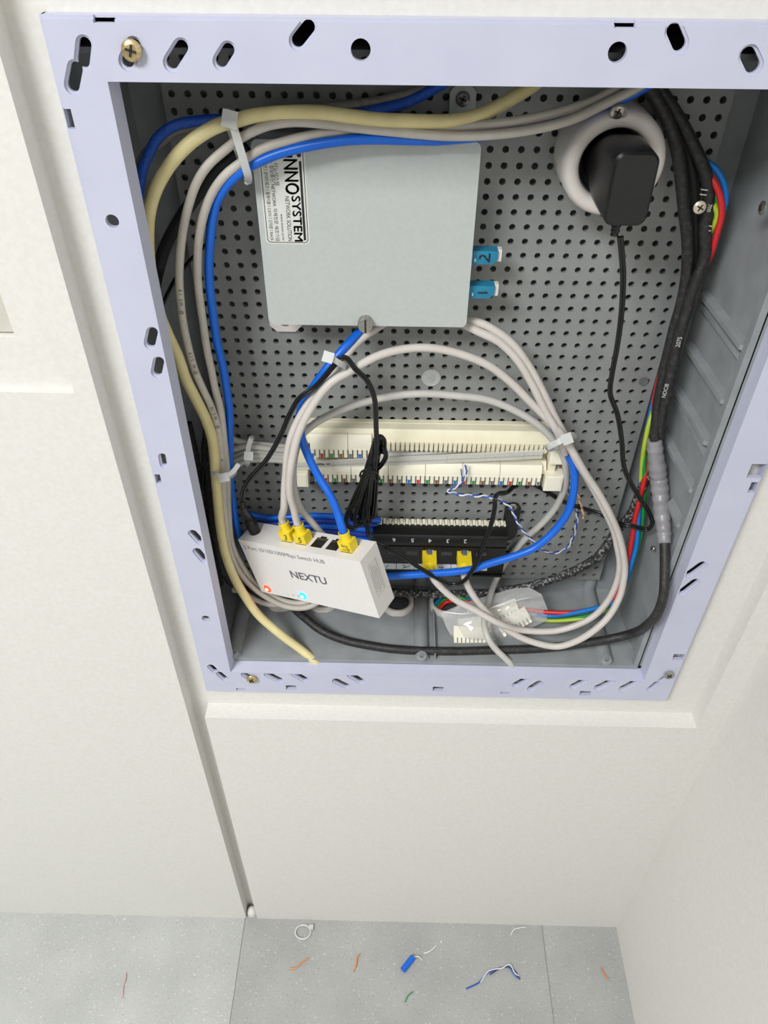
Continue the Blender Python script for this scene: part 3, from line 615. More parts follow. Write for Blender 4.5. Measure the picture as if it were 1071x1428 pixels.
for k, x in enumerate(portx):
    zc = -489.5
    b = MB().box((x-6.3, YP+.9, zc-5.5), (x+6.3, YP+1.35, zc+4.2)); b.box((x-3.2, YP+.9, zc+4), (x+3.2, YP+1.35, zc+6.2)); pt = obj('port', b, BLACKG, pp)
    mb = MB()
    for j in range(8): mb.box((x-4.4+j*1.2, YP+.6, zc-3), (x-4.0+j*1.2, YP+.95, zc+.8))
    obj('contacts', mb, mat('contact_dull', (96, 94, 88), .5), pt)
    if k < 5: text('port_number', '65432'[k], 6.4, (x, YP, -473.6), (-1, 0, 0), (0, 0, -1), mat('white_print', (226, 226, 226), .6), pp, lift=.1)
xs0, xs1 = P(527, 789, YP).x, P(680, 792, YP).x
for k in range(6):
    x0 = xs0+(xs1-xs0)*k/6+.3; x1 = xs0+(xs1-xs0)*(k+1)/6-.3
    b = MB().box((x0, YP+.5, -511.5), (x1, YP+1.3, -504.5)); lb = obj('port_label', b, mat('port_label_paper', (206, 211, 220), .5), pp)
    xm = (x0+x1)/2; y = YP+.45; z = -508
    if k == 0: strokes('handwriting', [[(xm-.6, y, z-2), (xm+.2, y, z), (xm+1.2, y, z+2)]], .3, INK, lb)
    if k == 1: strokes('handwriting', [[(xm-3, y, z+1.5), (xm, y, z+1.6), (xm-.5, y, z-.5), (xm-2.5, y, z-2)], [(xm-2.5, y, z-2), (xm+1, y, z-.6), (xm+4.5, y, z+1.2)]], .3, INK, lb)
    if k == 3: strokes('handwriting', [[(xm-1.5, y, z+1.8), (xm-2.6, y, z-.2), (xm+1.8, y, z-.2)], [(xm+.8, y, z+2), (xm-.2, y, z-2.2)]], .3, INK, lb)
# two cords plugged into the panel
def panel_boot(t, x):
    zc = -491.5; base = Vector((x, YP+1.0, zc)); fw = Vector((0, -1, -.06)).normalized()
    bo = boot(t, base, fw, Vector((0, 0, 1)), Vector((1, 0, 0)), 12.6, 9.0, 15.5, 6.5, 4.6)
    b = MB().box((x-2.0, YP-4.5, zc+4.3), (x+2.0, YP+1.0, zc+6.4)).bevel(.3, 1); lt_ = obj('latch_tab', b, mat('clear_latch', (96, 112, 126), .2), bo)
    b = MB()
    for j, mm in enumerate((ORGW, BLUW, GRNW, WHTW)): obj('wire_tip', MB().box((x-3.4+j*2, YP-2.5, zc+4.2), (x-2.4+j*2, YP+1, zc+5.4)), mm, bo)
    return bo
panel_boot(t5, portx[4])
tw = thing('ethernet_cable', 'white patch cord in the panel port nearest the hub, looping from the terminal box', 'network cable', P(598, 790, -40), 'white patch cords')
panel_boot(tw, portx[2])
obj('cable', MB().tube(spline([P(*q) for q in [(600, 425, -16), (628, 438, -16), (648, 446, -19), (664, 449, -22), (680, 455, -24), (712, 477, -27), (736.6, 509, -29), (756.7, 545.5, -31), (775, 584, -32), (789, 610, -33), (803, 640, -34), (825.7, 678, -34), (842.5, 710, -35), (855.5, 738, -36), (861, 762, -38), (864.5, 785, -41), (861.6, 808, -45), (850, 834.5, -51), (829.7, 858, -57), (803.6, 872, -61), (772, 880, -62), (728, 878.7, -62), (694.8, 868.6, -68), (664.5, 852, -64), (637.6, 838, -60), (621, 825, -56), (606, 809, -52), (600.5, 798, -49)]], 8), 3.05, 12), WHITEC, tw)
# the cable that arcs low over the block and ends at the front of the enclosure
cable('network_cable', 'pale grey cable arching just above the cream block then hanging down across the plastic bag', [(455, 752, -44), (434, 727, -48), (421, 712, -50), (412, 690, -52), (408.5, 665, -52), (411, 635, -48), (420, 608, -42), (432, 596, -38), (448, 585, -33), (485, 568, -27), (535, 554.5, -22), (586, 549, -20), (638, 552, -20), (680, 557.5, -21), (720.5, 573.6, -24), (752.7, 594, -27), (773, 615, -28), (787, 640, -25), (789, 671, -20), (784.6, 688, -17), (773, 710, -13), (754.7, 731, -10), (736, 747.5, -7), (721, 764, -5), (705, 784, -4), (692, 808, -8), (682, 836, -34), (675, 866, -56), (681, 891, -72), (693, 907, -77)], 2.95, WHITEG, sides=12, out=[(703, 916.5, -79.8), (711, 924.5, -81.5), (716, 932, -82)])
cable('network_cable', 'white cable from the terminal box that ends in stripped pairs beside the cream block', [(590, 425, -18), (626, 442, -20), (648, 453, -23), (664, 461, -26), (696, 477, -29), (720.5, 501, -31), (740.6, 533, -33), (760.7, 573.6, -35), (776, 600, -37), (784, 618, -36), (788, 632, -30)], 3.0, WHITEC, sides=12)
cable('network_cable', 'blue cable curving from the zip tie across the front of the black patch panel', [(770, 590, -24), (781, 611, -24), (790, 630, -26), (799.5, 650, -30), (801, 674.7, -34), (797.6, 697, -37), (790, 717.6, -40), (777, 736, -43), (760, 753, -46), (741.6, 766, -48), (717, 775.5, -50), (680, 786.7, -53), (654.5, 794.6, -56), (604, 799.7, -57), (547, 803, -58), (520, 804, -58), (490, 800, -52)], 3.3, BLUEC, sides=12)

# ================================================================== cream connecting block (110 style)
kx0, kx1 = P(430, 600, -8).x, P(768, 600, -8).x
kb = thing('wiring_block', 'cream plastic punch-down wiring block with two rows of comb teeth', 'wiring block', ((kx0+kx1)/2, 0, -415))
b = MB().box((kx0-8, -5, -413), (kx1+4, -.2, -361)).bevel(.6, 2); obj('base', b, IDC, kb)
b = MB().prism([(kx0, y, z) for y, z in ((-5, -361.5), (-13.5, -361.5), (-15, -363), (-17.5, -371), (-17.5, -374), (-5, -374))], (kx1-kx0, 0, 0)).bevel(.4, 2); obj('upper_ridge', b, IDC, kb)
b = MB().prism([(kx0, y, z) for y, z in ((-5, -392), (-12, -392), (-17.5, -398), (-17.5, -402), (-5, -402))], (kx1-kx0, 0, 0)).bevel(.4, 2); obj('lower_ridge', b, IDC, kb)
NT = 50; pw = (kx1-kx0-4)/NT
mb = MB()
for k in range(NT):
    x = kx0+2+pw*k
    if k >= 13: mb.prism([(x+.45, -19.5, -371), (x+pw-.45, -19.5, -371), (x+pw-.45, -18.6, -378.5), (x+pw*.5, -18.2, -380.5), (x+.45, -18.6, -378.5)], (0, 3, 0))
tt = obj('upper_teeth', mb, IDC, kb)
mb = MB()
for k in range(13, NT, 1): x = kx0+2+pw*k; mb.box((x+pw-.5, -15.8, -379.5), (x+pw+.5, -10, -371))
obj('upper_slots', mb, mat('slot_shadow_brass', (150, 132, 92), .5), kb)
COLS = (BLUW, REDW, GRNW, BRNW, mat('slate_wire', (110, 112, 116), .5))
def conn(x0, n, ztop, zbot, yf, first):
    """a row of teeth with coloured wire ends: one snap-on connecting block"""
    t = obj('connecting_block', MB().prism([(x0+.2, y, z) for y, z in ((-12, ztop), (yf+3, ztop), (yf, ztop-4), (yf, zbot+7.5), (-12, zbot+7.5))], (pw*n-.4, 0, 0)).bevel(.3, 1), IDC2, kb)
    mb = MB()
    for j in range(n):
        x = x0+pw*j; mb.box((x+.55, yf-.4, zbot), (x+pw-.55, yf+2.5, zbot+8.5))
    obj('teeth', mb.bevel(.3, 1), IDC2, t)
    mb = MB()
    for j in range(n): x = x0+pw*j; mb.box((x+pw-.4, yf+.8, zbot+.4), (x+pw+.4, yf+3, zbot+7.5))
    obj('tooth_gaps', mb, mat('gap_dark', (120, 117, 104), .7), t)
    for j in range(0, n, 2):
        x = x0+pw*j; cc = COLS[((j+first)//2) % 5]
        obj('wire_end', MB().prism([(x+.9, yf-.6, zbot-.4), (x+pw-.9, yf-.6, zbot-.4), (x+pw-.9, yf-.6, zbot+2.6), (x+pw-.4, yf-.6, zbot+3.8), (x+.4, yf-.6, zbot+3.8), (x+.9, yf-.6, zbot+2.6)], (0, .9, 0)), cc, t)
conn(kx0+2, 8, -364.5, -385.5, -21, 0); conn(kx0+2+8*pw, 5, -364.5, -385.5, -21, 8)
for k in range(6): conn(kx0+4+pw*8*k, 8 if k < 5 else 9, -392.5, -411.5, -21, 8*k)
# clear label strip, tilted across the trough
zA, zB = P(413, 650, -22), P(757, 634, -20)
b = MB(); dv = zB-zA; up2 = Vector((0, -.25, 1)).normalized()*10.5
b.prism([zA-up2*.5, zB-up2*.5, zB+up2*.5, zA+up2*.5], Vector((0, .8, .2))); ls = obj('label_strip', b, CLEAR, kb)
mb = MB(); 
for k in range(0, 52):
    q = zA+dv*(k/52); L = up2*(.45 if k % 8 == 0 else .12); mb.prism([q-L, q-L+dv*.0008, q+L+dv*.0008, q+L], Vector((0, -.15, 0)))
mb.prism([zA-up2*.1, zB-up2*.1, zB-up2*.07, zA-up2*.07], Vector((0, -.15, 0)))
obj('strip_ticks', mb, mat('tick_grey', (150, 150, 146), .7), ls)
strokes('handwriting', [[zA+dv*.08+up2*.1+Vector((0, -.2, 0)), zA+dv*.1+up2*.16+Vector((0, -.2, 0)), zA+dv*.115+up2*.06+Vector((0, -.2, 0))], [zA+dv*.125+up2*.1+Vector((0, -.2, 0)), zA+dv*.14+up2*.1+Vector((0, -.2, 0))]], .4, INK, ls)
# end clips with legs
for side, spots in ((-1, ((412, 660, 430, 679),)), (1, ((769, 628, 790, 648), (761, 664, 782, 685)))):
    xe = kx0 if side < 0 else kx1
    b = MB().box((xe-(9 if side < 0 else -1), -18, -409), (xe-(1 if side < 0 else -7), -1, -376)).bevel(.6, 2); ec = obj('end_clip', b, IDC, kb)
    for (a0, b0, a1, b1) in spots:
        p0, p1 = P(a0, b0, -24), P(a1, b1, -24); b = MB().box((p0.x, -24, p1.z), (p1.x, -8, p0.z)).bevel(.8, 2); lg = obj('clip_leg', b, IDC2, ec)
        b = MB().box((p0.x+1.2, -24.6, p1.z+1.2), (p1.x-1.2, -23.9, p0.z-1.2)).bevel(.3, 1); obj('leg_pad', b, IDC2, lg)
cable('network_cable', 'pale grey cable lying in the trough between the two rows of the cream block', [(520, 636, -15), (560, 633.5, -14), (610, 630, -13), (660, 627, -12), (690, 626.5, -11), (700, 628, -10)], 2.3, WHITEG)
cable('network_cable', 'short pale cable stub tucked under the upper comb of the cream block', [(524, 627, -12), (550, 628, -12), (580, 629.5, -11), (592, 630, -10)], 2.2, WHITEG)
cable('wire_strand', 'copper-brown wire ends sticking out between the comb rows of the cream block', [(690, 629, -12), (710, 631, -14), (735, 628, -13), (752, 626, -12)], .7, BRNW, cat='wire')

# ================================================================== left hand cables
cable('ivory_cable', 'thick ivory cable sweeping along the top and down the left side of the enclosure', [(752, 112, -22), (740, 121, -25), (706, 142, -32), (670, 160, -40), (628, 169, -44), (582, 169.5, -46), (526, 167, -47), (484, 162, -47), (442, 157, -47), (386, 158, -47), (352, 162, -48), (333, 167, -49), (299.5, 177, -51), (264, 200, -54), (236, 231, -56), (217, 265, -57), (208, 297, -58), (206, 330, -58), (209, 375, -57), (218, 425, -56), (231, 460, -55), (248, 497, -54), (259, 528.5, -53), (274, 558, -52), (287, 584.5, -51), (295.6, 611, -50), (299, 639, -50), (301, 667, -50), (303, 690, -50), (305, 715, -51), (308, 740, -52), (314, 772, -54), (325, 802, -57), (342, 832, -60), (361, 858, -64), (392, 885, -71), (420, 906, -74)], 4.0, IVORYC, sides=14, out=[(433, 916.5, -79.5), (441, 923.5, -81.5), (446, 931, -82)])
cable('grey_cable', 'light grey cable beside the ivory one, left of the blue cable, with printed text', [(905, 112, -30), (883, 125, -32), (838, 147.6, -36), (796, 167, -42), (740, 181, -46), (684, 188, -48), (628, 189.5, -48), (580, 186.5, -48), (554, 184, -48), (498, 178.4, -48), (456, 173, -48), (408, 170, -48), (372, 175.6, -49), (340, 190, -50), (311, 211, -50), (288, 233, -51), (273, 257.5, -51), (262, 290, -51), (254.5, 325, -50), (250.6, 365, -50), (250, 395, -49), (252, 421, -49), (254.7, 445, -48), (262, 481, -48), (272, 517, -47), (283.5, 543.5, -47), (293, 564, -46), (301, 586.5, -46), (306, 611, -46), (309, 639, -47), (311.5, 667, -48), (312.5, 700, -47), (315, 728, -46), (318, 757, -46), (326, 783, -46), (340, 806, -46), (363, 827, -46), (394, 844, -46), (417, 848, -46), (434, 845, -44), (448, 836, -40), (460, 824, -36)], 2.75, GREYC, sides=12)
cable('grey_cable', 'light grey cable running just left of the blue cable and looping under the hub', [(888, 112, -26), (863, 122, -28), (824, 142, -32), (768, 159, -38), (712, 170, -43), (656, 175.6, -44), (600, 178, -44), (540, 179, -43), (490, 181, -43), (470, 183.5, -44), (442, 187, -45), (400, 196.6, -47), (365, 208, -48), (339, 225, -48), (314.5, 244, -48), (296, 269, -48), (284, 300, -48), (277, 337, -47), (275.6, 365, -46), (276, 393, -45), (279, 421, -45), (283, 449, -44), (288, 484, -43), (295, 517, -42), (300, 542, -42), (306, 564, -42), (309.6, 586, -42), (312, 611, -43), (315, 639, -44), (317, 667, -45), (318, 700, -42), (320, 735, -41), (323, 757, -41), (331, 777, -41), (345, 800, -41), (364, 822, -41), (394, 837, -41), (417, 841, -41), (432, 837, -40), (444, 828, -36), (455, 818, -33)], 2.75, GREYC, sides=12)
cable('blue_cable', 'bright blue cable running along the top of the terminal box and straight down the left', [(912, 114, -24), (894, 124, -26), (863, 140, -29), (838, 147, -30), (796, 166, -34), (740, 180, -38), (684, 188, -40), (640, 193, -41), (610, 195.5, -43), (568, 195, -45), (526, 194, -46), (484, 195.5, -47), (428, 204, -48), (386, 215, -48), (352, 230, -48), (330, 245, -47), (314.5, 260, -46), (303, 280, -45), (296, 308, -43), (292.5, 346, -41), (291.5, 374, -40), (292.6, 402, -39), (296, 430, -38), (302, 473, -37), (311.5, 513.6, -36), (316, 541.6, -36), (320, 573, -36), (320.5, 611, -36), (321, 648, -36), (322.5, 678, -35), (325, 697, -34), (328, 721.6, -32), (333, 745, -30), (345, 775, -26)], 3.0, BLUEC, sides=12)
cable('blue_cable', 'blue cable with a sharp bend in the top left corner of the enclosure', [(625, 112, -14), (615.7, 118, -14), (568, 142, -14), (526, 153, -15), (480, 162, -16), (420, 168, -17), (350, 167, -19), (311, 166.5, -21), (280, 168, -22), (258, 171, -24), (241.6, 176, -26), (221, 191, -28), (208, 213, -30), (199, 236, -32), (194, 262, -33), (191, 300, -33)], 3.1, mat('blue_cable_dusty', (22, 84, 196), .45, (60, 110, 200), 500, lo=.5, hi=.8), sides=12)
cable('grey_cable', 'dull grey cable crossing behind the blue bend in the top left corner', [(614, 112, -10), (602, 120, -11), (554, 135, -12), (498, 145, -13), (450, 149, -14), (414, 152, -15), (340, 164, -16), (300, 173, -17), (270, 178, -18), (243, 184, -20), (225, 198, -22), (206, 210, -22), (196, 225, -22), (189, 250, -22)], 2.6, GREYD)
cable('black_conduit', 'black flat conduit slanting down behind the grey cables on the left', [(345, 205, -8), (322, 225, -9), (300, 243, -10), (268, 281, -11), (247, 312, -12), (230, 345, -12), (221, 375, -12), (214, 410, -12), (210, 450, -12)], 4.2, mat('black_flat', (24, 24, 25), .6), sides=12)
cable('black_wire', 'thin black wire slanting into the left wall of the enclosure below the black conduit', [(300, 330, -6), (270, 358, -7), (244, 390, -8), (228, 422, -9), (220, 445, -10)], 1.4, BLACKW, cat='wire')
cable('grey_cable', 'dull grey cable squeezed between the ivory cable and the printed grey cable', [(216, 400, -38), (228, 445, -38), (248, 489, -38), (262, 517, -38), (274, 541, -38), (284, 560, -38), (296, 588, -39), (302, 615, -39), (304, 645, -39), (305, 690, -40), (306, 740, -40)], 2.5, GREYD)
cable('dusty_cable', 'dusty dark cable hanging behind the ivory cable at lower left', [(290, 600, -26), (287, 630, -26), (290, 665, -26), (294, 697, -27), (298, 735, -28), (304, 770, -28), (312, 798, -28), (330, 818, -26), (352, 828, -22)], 3.8, BLACKC)
cable('dusty_cable', 'dusty dark cable nearest the left wall, behind the other dark cable', [(262, 590, -14), (270, 625, -15), (278, 660, -16), (284, 700, -18), (290, 745, -20), (298, 785, -20), (308, 815, -20)], 3.4, BLACKC)
cable('black_wire', 'thin black wire rising behind the ivory cable at the left wall', [(282, 680, -30), (284, 650, -30), (292, 620, -28), (306, 600, -24)], 1.4, BLACKW, cat='wire')
cable('grey_cable', 'grey cable end peeking out below the ivory cable beside the red light', [(325, 822, -40), (335, 824, -42), (350, 833, -44), (372, 842, -44), (395, 843, -40)], 2.7, GREYC)
gp = path([(250.6, 400, -49), (252, 421, -49), (254.7, 445, -48), (262, 481, -48), (272, 517, -47), (283.5, 543.5, -47), (293, 564, -46), (301, 586.5, -46), (306, 611, -46), (309, 639, -47)], 8, 2.75)
mb = MB(); L = 0; k = 0; msg = 'AISM @ - -  - '
for i in range(1, len(gp)):
    L += (gp[i]-gp[i-1]).length
    while L > k*3.4:
        ch = msg[k % len(msg)]; k += 1
        if ch == ' ': continue
        cu = bpy.data.curves.new('t', 'FONT'); cu.body = ch; cu.align_x = 'CENTER'; cu.align_y = 'CENTER'; cu.resolution_u = 2; me = curve_mesh(cu)
        R = (gp[i]-gp[i-1]).normalized(); N = (CAM-gp[i]); N = (N-R*N.dot(R)).normalized(); U = N.cross(R); o_ = gp[i]+N*2.85
        mb.poly([o_+R*(v.co.x*3.4)+U*(v.co.y*3.4) for v in me.vertices], [tuple(p.vertices) for p in me.polygons])
gc = [o for o in bpy.data.objects if o.get('label', '').endswith('with printed text')][0]
obj('cable_print', mb, mat('grey_print', (70, 68, 66), .7), gc, 0)
# white cables from the left wall to the block
for k, (pts, lb) in enumerate(((((316, 596, -14), (324, 612, -15), (340, 617, -16), (365, 620, -14), (395, 623, -11), (440, 627, -8)), 'topmost white cable of the tied bundle entering the cream block from the left'),
    (((308, 612, -18), (320, 626, -19), (345, 622, -20), (370, 625, -18), (400, 628, -14), (440, 631, -10)), 'second white cable of the tied bundle entering the cream block from the left'),
    (((308, 634, -16), (322, 637, -17), (345, 629, -18), (370, 630, -16), (400, 633, -13), (440, 635, -9)), 'third white cable of the tied bundle entering the cream block from the left'),
    (((306, 655, -20), (322, 646, -21), (345, 636, -21), (370, 636, -18), (400, 638.5, -15), (440, 640, -11)), 'fourth white cable of the tied bundle entering the cream block from the left'),
    (((306, 668, -24), (325, 652, -24), (345, 642, -23), (370, 641, -19), (400, 643, -16), (440, 645, -12)), 'lowest white cable of the tied bundle entering the cream block from the left'))):
    cable('white_cable', lb, list(pts), 2.5, WHITEG, group='white cables entering the block')
# bunch of blue cables behind the hub
for k in range(5):
    y = 720+k*7.0
    cable('blue_cable', ('highest', 'second', 'middle', 'fourth', 'lowest')[k]+' blue cable of the bunch running behind the hub into the patch panel', [(345, 716+k*10, -14-k*2), (372, 722+k*9, -17-k*2), (400, 721+k*8, -19-k*1.5), (440, 719+k*7.2, -19-k), (480, y+1, -17), (510, y+4, -14), (530, y+6, -11)], 2.7, BLUED if k % 2 else BLUEC, group='blue cables behind the hub')

# ================================================================== right hand conduits and wires
K1 = thing('black_conduit', 'thick black cable down the right side, wrapped in grey tape, crossing the bottom', 'cable', P(912, 870, -60))
obj('cable', MB().tube(path([(895, 112, -24), (907, 127, -22), (924, 156, -20), (937, 184.5, -18), (946, 218, -17), (950, 250, -16), (954, 290, -16), (959, 336.6, -16), (958.4, 372, -17), (955, 401, -18), (949, 428, -19), (942, 451.7, -20), (935.6, 477, -21), (929, 504, -22), (924, 529.4, -23), (918.7, 554.8, -24), (915, 588, -26), (913, 614, -28), (916, 650, -32), (921, 690, -37), (925, 730, -42), (927, 765, -47), (927, 797, -52), (925.5, 829, -57), (917, 855, -62), (902, 872, -65), (882, 883, -67), (856, 890, -69), (822.5, 896, -70), (755, 904, -71), (688, 906.5, -72), (621, 908, -72), (553.6, 905.5, -71), (520, 901, -69), (478, 892, -64), (448, 879, -56), (425.6, 862, -44), (412, 850, -32), (402, 838, -20)], 8, 4.0), 4.0, 14), BLACKC, K1)
tpts = path([(912.5, 613, -28), (914, 632, -30), (917, 655, -32.5), (919, 672, -35), (921.5, 695, -37.5), (924, 720, -41), (926, 742, -44), (926.8, 758, -46.5)], 6, 4.0)
obj('tape_wrap', MB().tube(tpts, 6.5, 16, scale=[(.84+.22*math.sin(min(1, i/14)*PI*.5))*(1+.07*math.sin(i*1.9)+.04*math.sin(i*.7))*(1 if i < 26 else 1-.016*(i-26)) for i in range(len(tpts))]), TAPE, K1)
K2 = thing('black_conduit', 'black printed cable along the right wall, right of the taped one', 'cable', P(930, 550, -30))
obj('cable', MB().tube(path([(907, 110, -12), (919, 123.6, -13), (941, 156, -14), (957.6, 184.5, -15), (974.5, 218, -16), (984.6, 243.6, -17), (988, 269, -18), (986, 294, -19), (983, 325, -20), (984, 347, -21), (979.6, 369, -22), (971, 391, -23), (964, 411, -24), (959, 431, -25), (952.5, 451.7, -27), (945.8, 475, -28), (940.7, 499, -29), (935.6, 521, -29), (930, 549.7, -29), (925, 568, -28), (921, 600, -27), (918, 640, -26), (914, 690, -24)], 8, 3.9), 3.9, 14), BLACKC, K2)
WPR = mat('white_cable_print', (200, 200, 198), .6)
for px, py, s, sz in ((947, 477, '2075', 4.2), (928, 545, 'NOCIB', 4.0), (981, 268, '11', 6), (989, 290, '700', 3.4), (987, 318, '11', 6)):
    c = P(px, py, -33.2 if py > 400 else -23); d = P(px-4, py+15, -33 if py > 400 else -23)-c; d = -d if py > 400 else d
    nrm = (CAM-c).normalized(); text('cable_print', s, sz, c, d, nrm.cross(d) if py > 400 else nrm.cross(d), WPR, K2, lift=.1)
cable('black_conduit', 'black cable between the two thick ones at the top right, behind the plate screw', [(900, 110, -8), (912, 124, -9), (932, 156, -9), (948, 186, -9), (960, 218, -9), (967, 250, -9), (970, 290, -9), (970, 330, -10), (968, 370, -11), (962, 400, -12)], 3.4, mat('black_flat', (24, 24, 25), .6), sides=12)
cable('coloured_wire', 'blue wire bulging out beside the black cables at the top right', [(970, 205, -12), (981, 221.7, -13), (998, 235, -16), (1009, 255.5, -18), (1012, 277.5, -19), (1007, 300, -19), (1000, 320, -18), (990, 345, -16)], 1.9, BLUW, cat='wire')
RW = [('red', REDW, [(978, 228, -14), (989.7, 245, -17), (1000, 262, -21), (1006, 282.5, -23), (1006, 303, -23), (1000, 325, -22), (993, 350, -20), (985, 368, -16), (966, 400, -11), (954, 440, -9), (938, 485, -9), (923, 517, -10), (914, 550, -14), (911, 590, -18), (908, 616, -20), (903, 650, -22), (895, 685, -27), (886, 722, -31), (882, 748, -35), (877, 774, -40), (871, 800, -46), (862, 826, -50), (847, 843, -50), (803.6, 853.4, -44), (766, 854, -38), (720, 848, -30), (670, 842, -22), (640, 838, -17), (622, 840, -14), (612, 850, -14)]),
      ('green', GRNW, [(988, 255, -15), (1000, 277.5, -18), (1000, 294, -18), (996.5, 311, -18), (985, 340, -14), (965, 385, -8), (952, 435, -7), (937, 480, -7), (923, 530, -9), (907, 590, -16), (900, 616, -20), (898.5, 640, -22), (899, 675, -24), (898, 701, -26), (896, 719.5, -28), (892, 750, -32), (880, 790, -40), (862, 833, -46), (824, 857, -44), (789, 863, -40), (766, 864, -36), (720, 856, -30), (670, 846, -22), (640, 833, -15), (620, 836, -10), (608, 848, -9)]),
      ('blue', BLUW, [(978, 360, -9), (955, 405, -8), (945, 430, -9), (936, 458, -9), (930, 490, -8), (914, 550, -10), (901, 610, -15), (895, 659.5, -20), (892, 690, -24), (890.6, 716, -29), (889.7, 738, -33), (887, 762.7, -37), (879, 791, -43), (868, 822, -49), (850, 842, -51), (827, 849, -48), (789, 857, -43), (766, 859, -38), (720, 852, -30), (670, 842, -20), (640, 830, -12), (618, 833, -7), (606, 844, -6)])]
for nm, m, pts in RW:
    cable('coloured_wire', f'{nm} wire following the black cables down the right side and under the bag', pts, 2.1, m, cat='wire', group='coloured wires on the right')
cable('coloured_wire', 'yellow-green wire beside the green one, lying under the white loops at lower right', [(996, 285, -20), (1000, 300, -20), (994, 318, -18), (975, 360, -6), (950, 440, -6), (930, 500, -7), (915, 560, -11), (905, 592, -19), (899, 620, -23), (896, 640, -22), (893, 680, -22), (886, 740, -26), (870, 800, -36), (850, 845, -40), (824, 859.5, -44), (789, 865, -42), (764, 865.5, -38), (735, 862, -32)], 1.9, YGRW, cat='wire')
br = cable('dusty_sheath_cable', 'dusty black sheathed cable curving under the patch panel to the lower left', [(908, 630, -18), (902, 663, -22), (890.7, 692, -24), (879, 718, -24), (858.7, 741.6, -22), (832.6, 776.5, -18), (803.6, 794, -15), (760, 811, -12), (708, 823, -12), (654, 828, -12), (587, 828, -13), (547, 826, -14), (480, 822, -14), (420, 824, -14), (370, 828, -14), (335, 822, -14)], 4.0, BRAID, sides=14)
screw('plate_screw', P(975.5, 289, -26), (0, -1, .1), 4.0, mat('screw_cream', (214, 204, 180), .4, metal=.4), None, 1.8, .3, 'pale cross-head screw standing over the black cables at right')
# ================================================================== stripped pairs
def twisted(name, label, px, r, pitch, m1, m2, rad=.9):
    pts = path(px, 10); t = thing(name, label, 'wire', pts[0])
    L = 0; A, B = [], []
    for i, p in enumerate(pts):
        if i: L += (p-pts[i-1]).length
        d = (pts[min(i+1, len(pts)-1)]-pts[max(i-1, 0)]).normalized(); n = (CAM-p).normalized(); s = d.cross(n); a = 2*PI*L/pitch
        o = (s*math.cos(a)+n*math.sin(a))*rad; A.append(p+o); B.append(p-o)
    obj('wire', MB().tube(A, r, 6), m1, t); obj('wire', MB().tube(B, r, 6), m2, t); return t
twisted('twisted_pair', 'thin blue and white twisted pair hanging from the lower comb of the cream block', [(650, 648, -25), (649, 662, -27), (646, 671, -28), (636, 679, -28), (625, 685, -27), (634, 688, -26), (655, 691, -26), (678, 692.5, -28), (694, 696, -31), (710, 706, -32), (720, 725, -31), (728, 738, -30), (742, 753, -28), (756, 766, -26), (772, 771, -22), (788, 766, -18), (798, 752, -14), (803, 735, -11), (805, 720, -9), (802, 708, -8)], .65, 13, DBLW, WHTW)
obj('loose_end', MB().tube(path([(643, 654, -25), (644, 663, -26), (648, 671, -27)]), .5, 6), DBLW, [o for o in bpy.data.objects if o.name.startswith('twisted_pair')][0])
twisted('twisted_pair', 'orange and white twisted pair beside the blue cable, right of the block', [(800, 668, -22), (806, 690, -20), (810, 703, -18), (813, 715, -16), (814, 723, -14)], .7, 12, ORGW, WHTW)
twisted('twisted_pair', 'brown and white twisted pair tucked behind the right end clip of the cream block', [(781, 646, -14), (780, 655, -12), (786, 662, -10), (790, 672, -9), (792, 690, -9)], .7, 11, BRNW, WHTW)
twisted('twisted_pair', 'green and white twisted pair between the pale grey and blue cables, right of the block', [(797, 640, -18), (795, 668, -14), (795, 680, -12), (797, 695, -10)], .6, 10, GRNS, WHTW)
cable('wire_strand', 'copper-brown and orange wire curling at the tied cables above the right end clip', [(764, 607, -22), (772, 606, -26), (778, 612, -26)], .7, BRNW, cat='wire')

# ================================================================== zip ties
def ziptie(label, loop, w, head, hs=(6, 5, 5), tail=None):
    t = thing('zip_tie', label, 'zip tie', P(*head)); pr = [(-w/2, -.6), (w/2, -.6), (w/2, .6), (-w/2, .6)]
    pts = spline([P(*q) for q in loop], 6, True); obj('strap', MB().sweep(pts, pr, True), NYLON, t)
    c = P(*head); M = Matrix.Translation(c) @ Euler((0.5, 0, head[3] if len(head) > 3 else 0)).to_matrix().to_4x4()
    return t, c
def zip_head(t, c, s, rot, tail=None, w=3.4):
    n = (CAM-c).normalized(); u = AR*math.cos(rot)+AD*math.sin(rot); v = n.cross(u)
    M = Matrix.Identity(4)
    for i in range(3): M[i][0] = u[i]; M[i][1] = v[i]; M[i][2] = n[i]; M[i][3] = c[i]
    obj('lock_head', MB().box((-s[0]/2, -s[1]/2, -s[2]/2), (s[0]/2, s[1]/2, s[2]/2), M).bevel(1.0, 3), NYLON, t)
    if tail: obj('tail', MB().sweep(path(tail), [(-w/2, -.6), (w/2, -.6), (w/2, .6), (-w/2, .6)]), NYLON, t)
def Z3(label, pts, w, head, s, rot, tail=None):
    t = thing('zip_tie', label, 'zip tie', P(*head))
    obj('strap', MB().sweep(spline([P(*q) for q in pts], 6, True), [(-w/2, -.55), (w/2, -.55), (w/2, .55), (-w/2, .55)], True), NYLON, t)
    zip_head(t, P(*head), s, rot, tail, w)
Z3('translucent zip tie across the cables at the top left of the terminal box', [(321, 162, -56), (328, 185, -57), (335, 208, -57), (342, 232, -55), (346, 246, -52), (345, 252, -45), (337, 225, -40), (325, 190, -41), (316, 160, -45)], 4.6, (320, 166, -56), (9, 9.5, 4.5), .25)
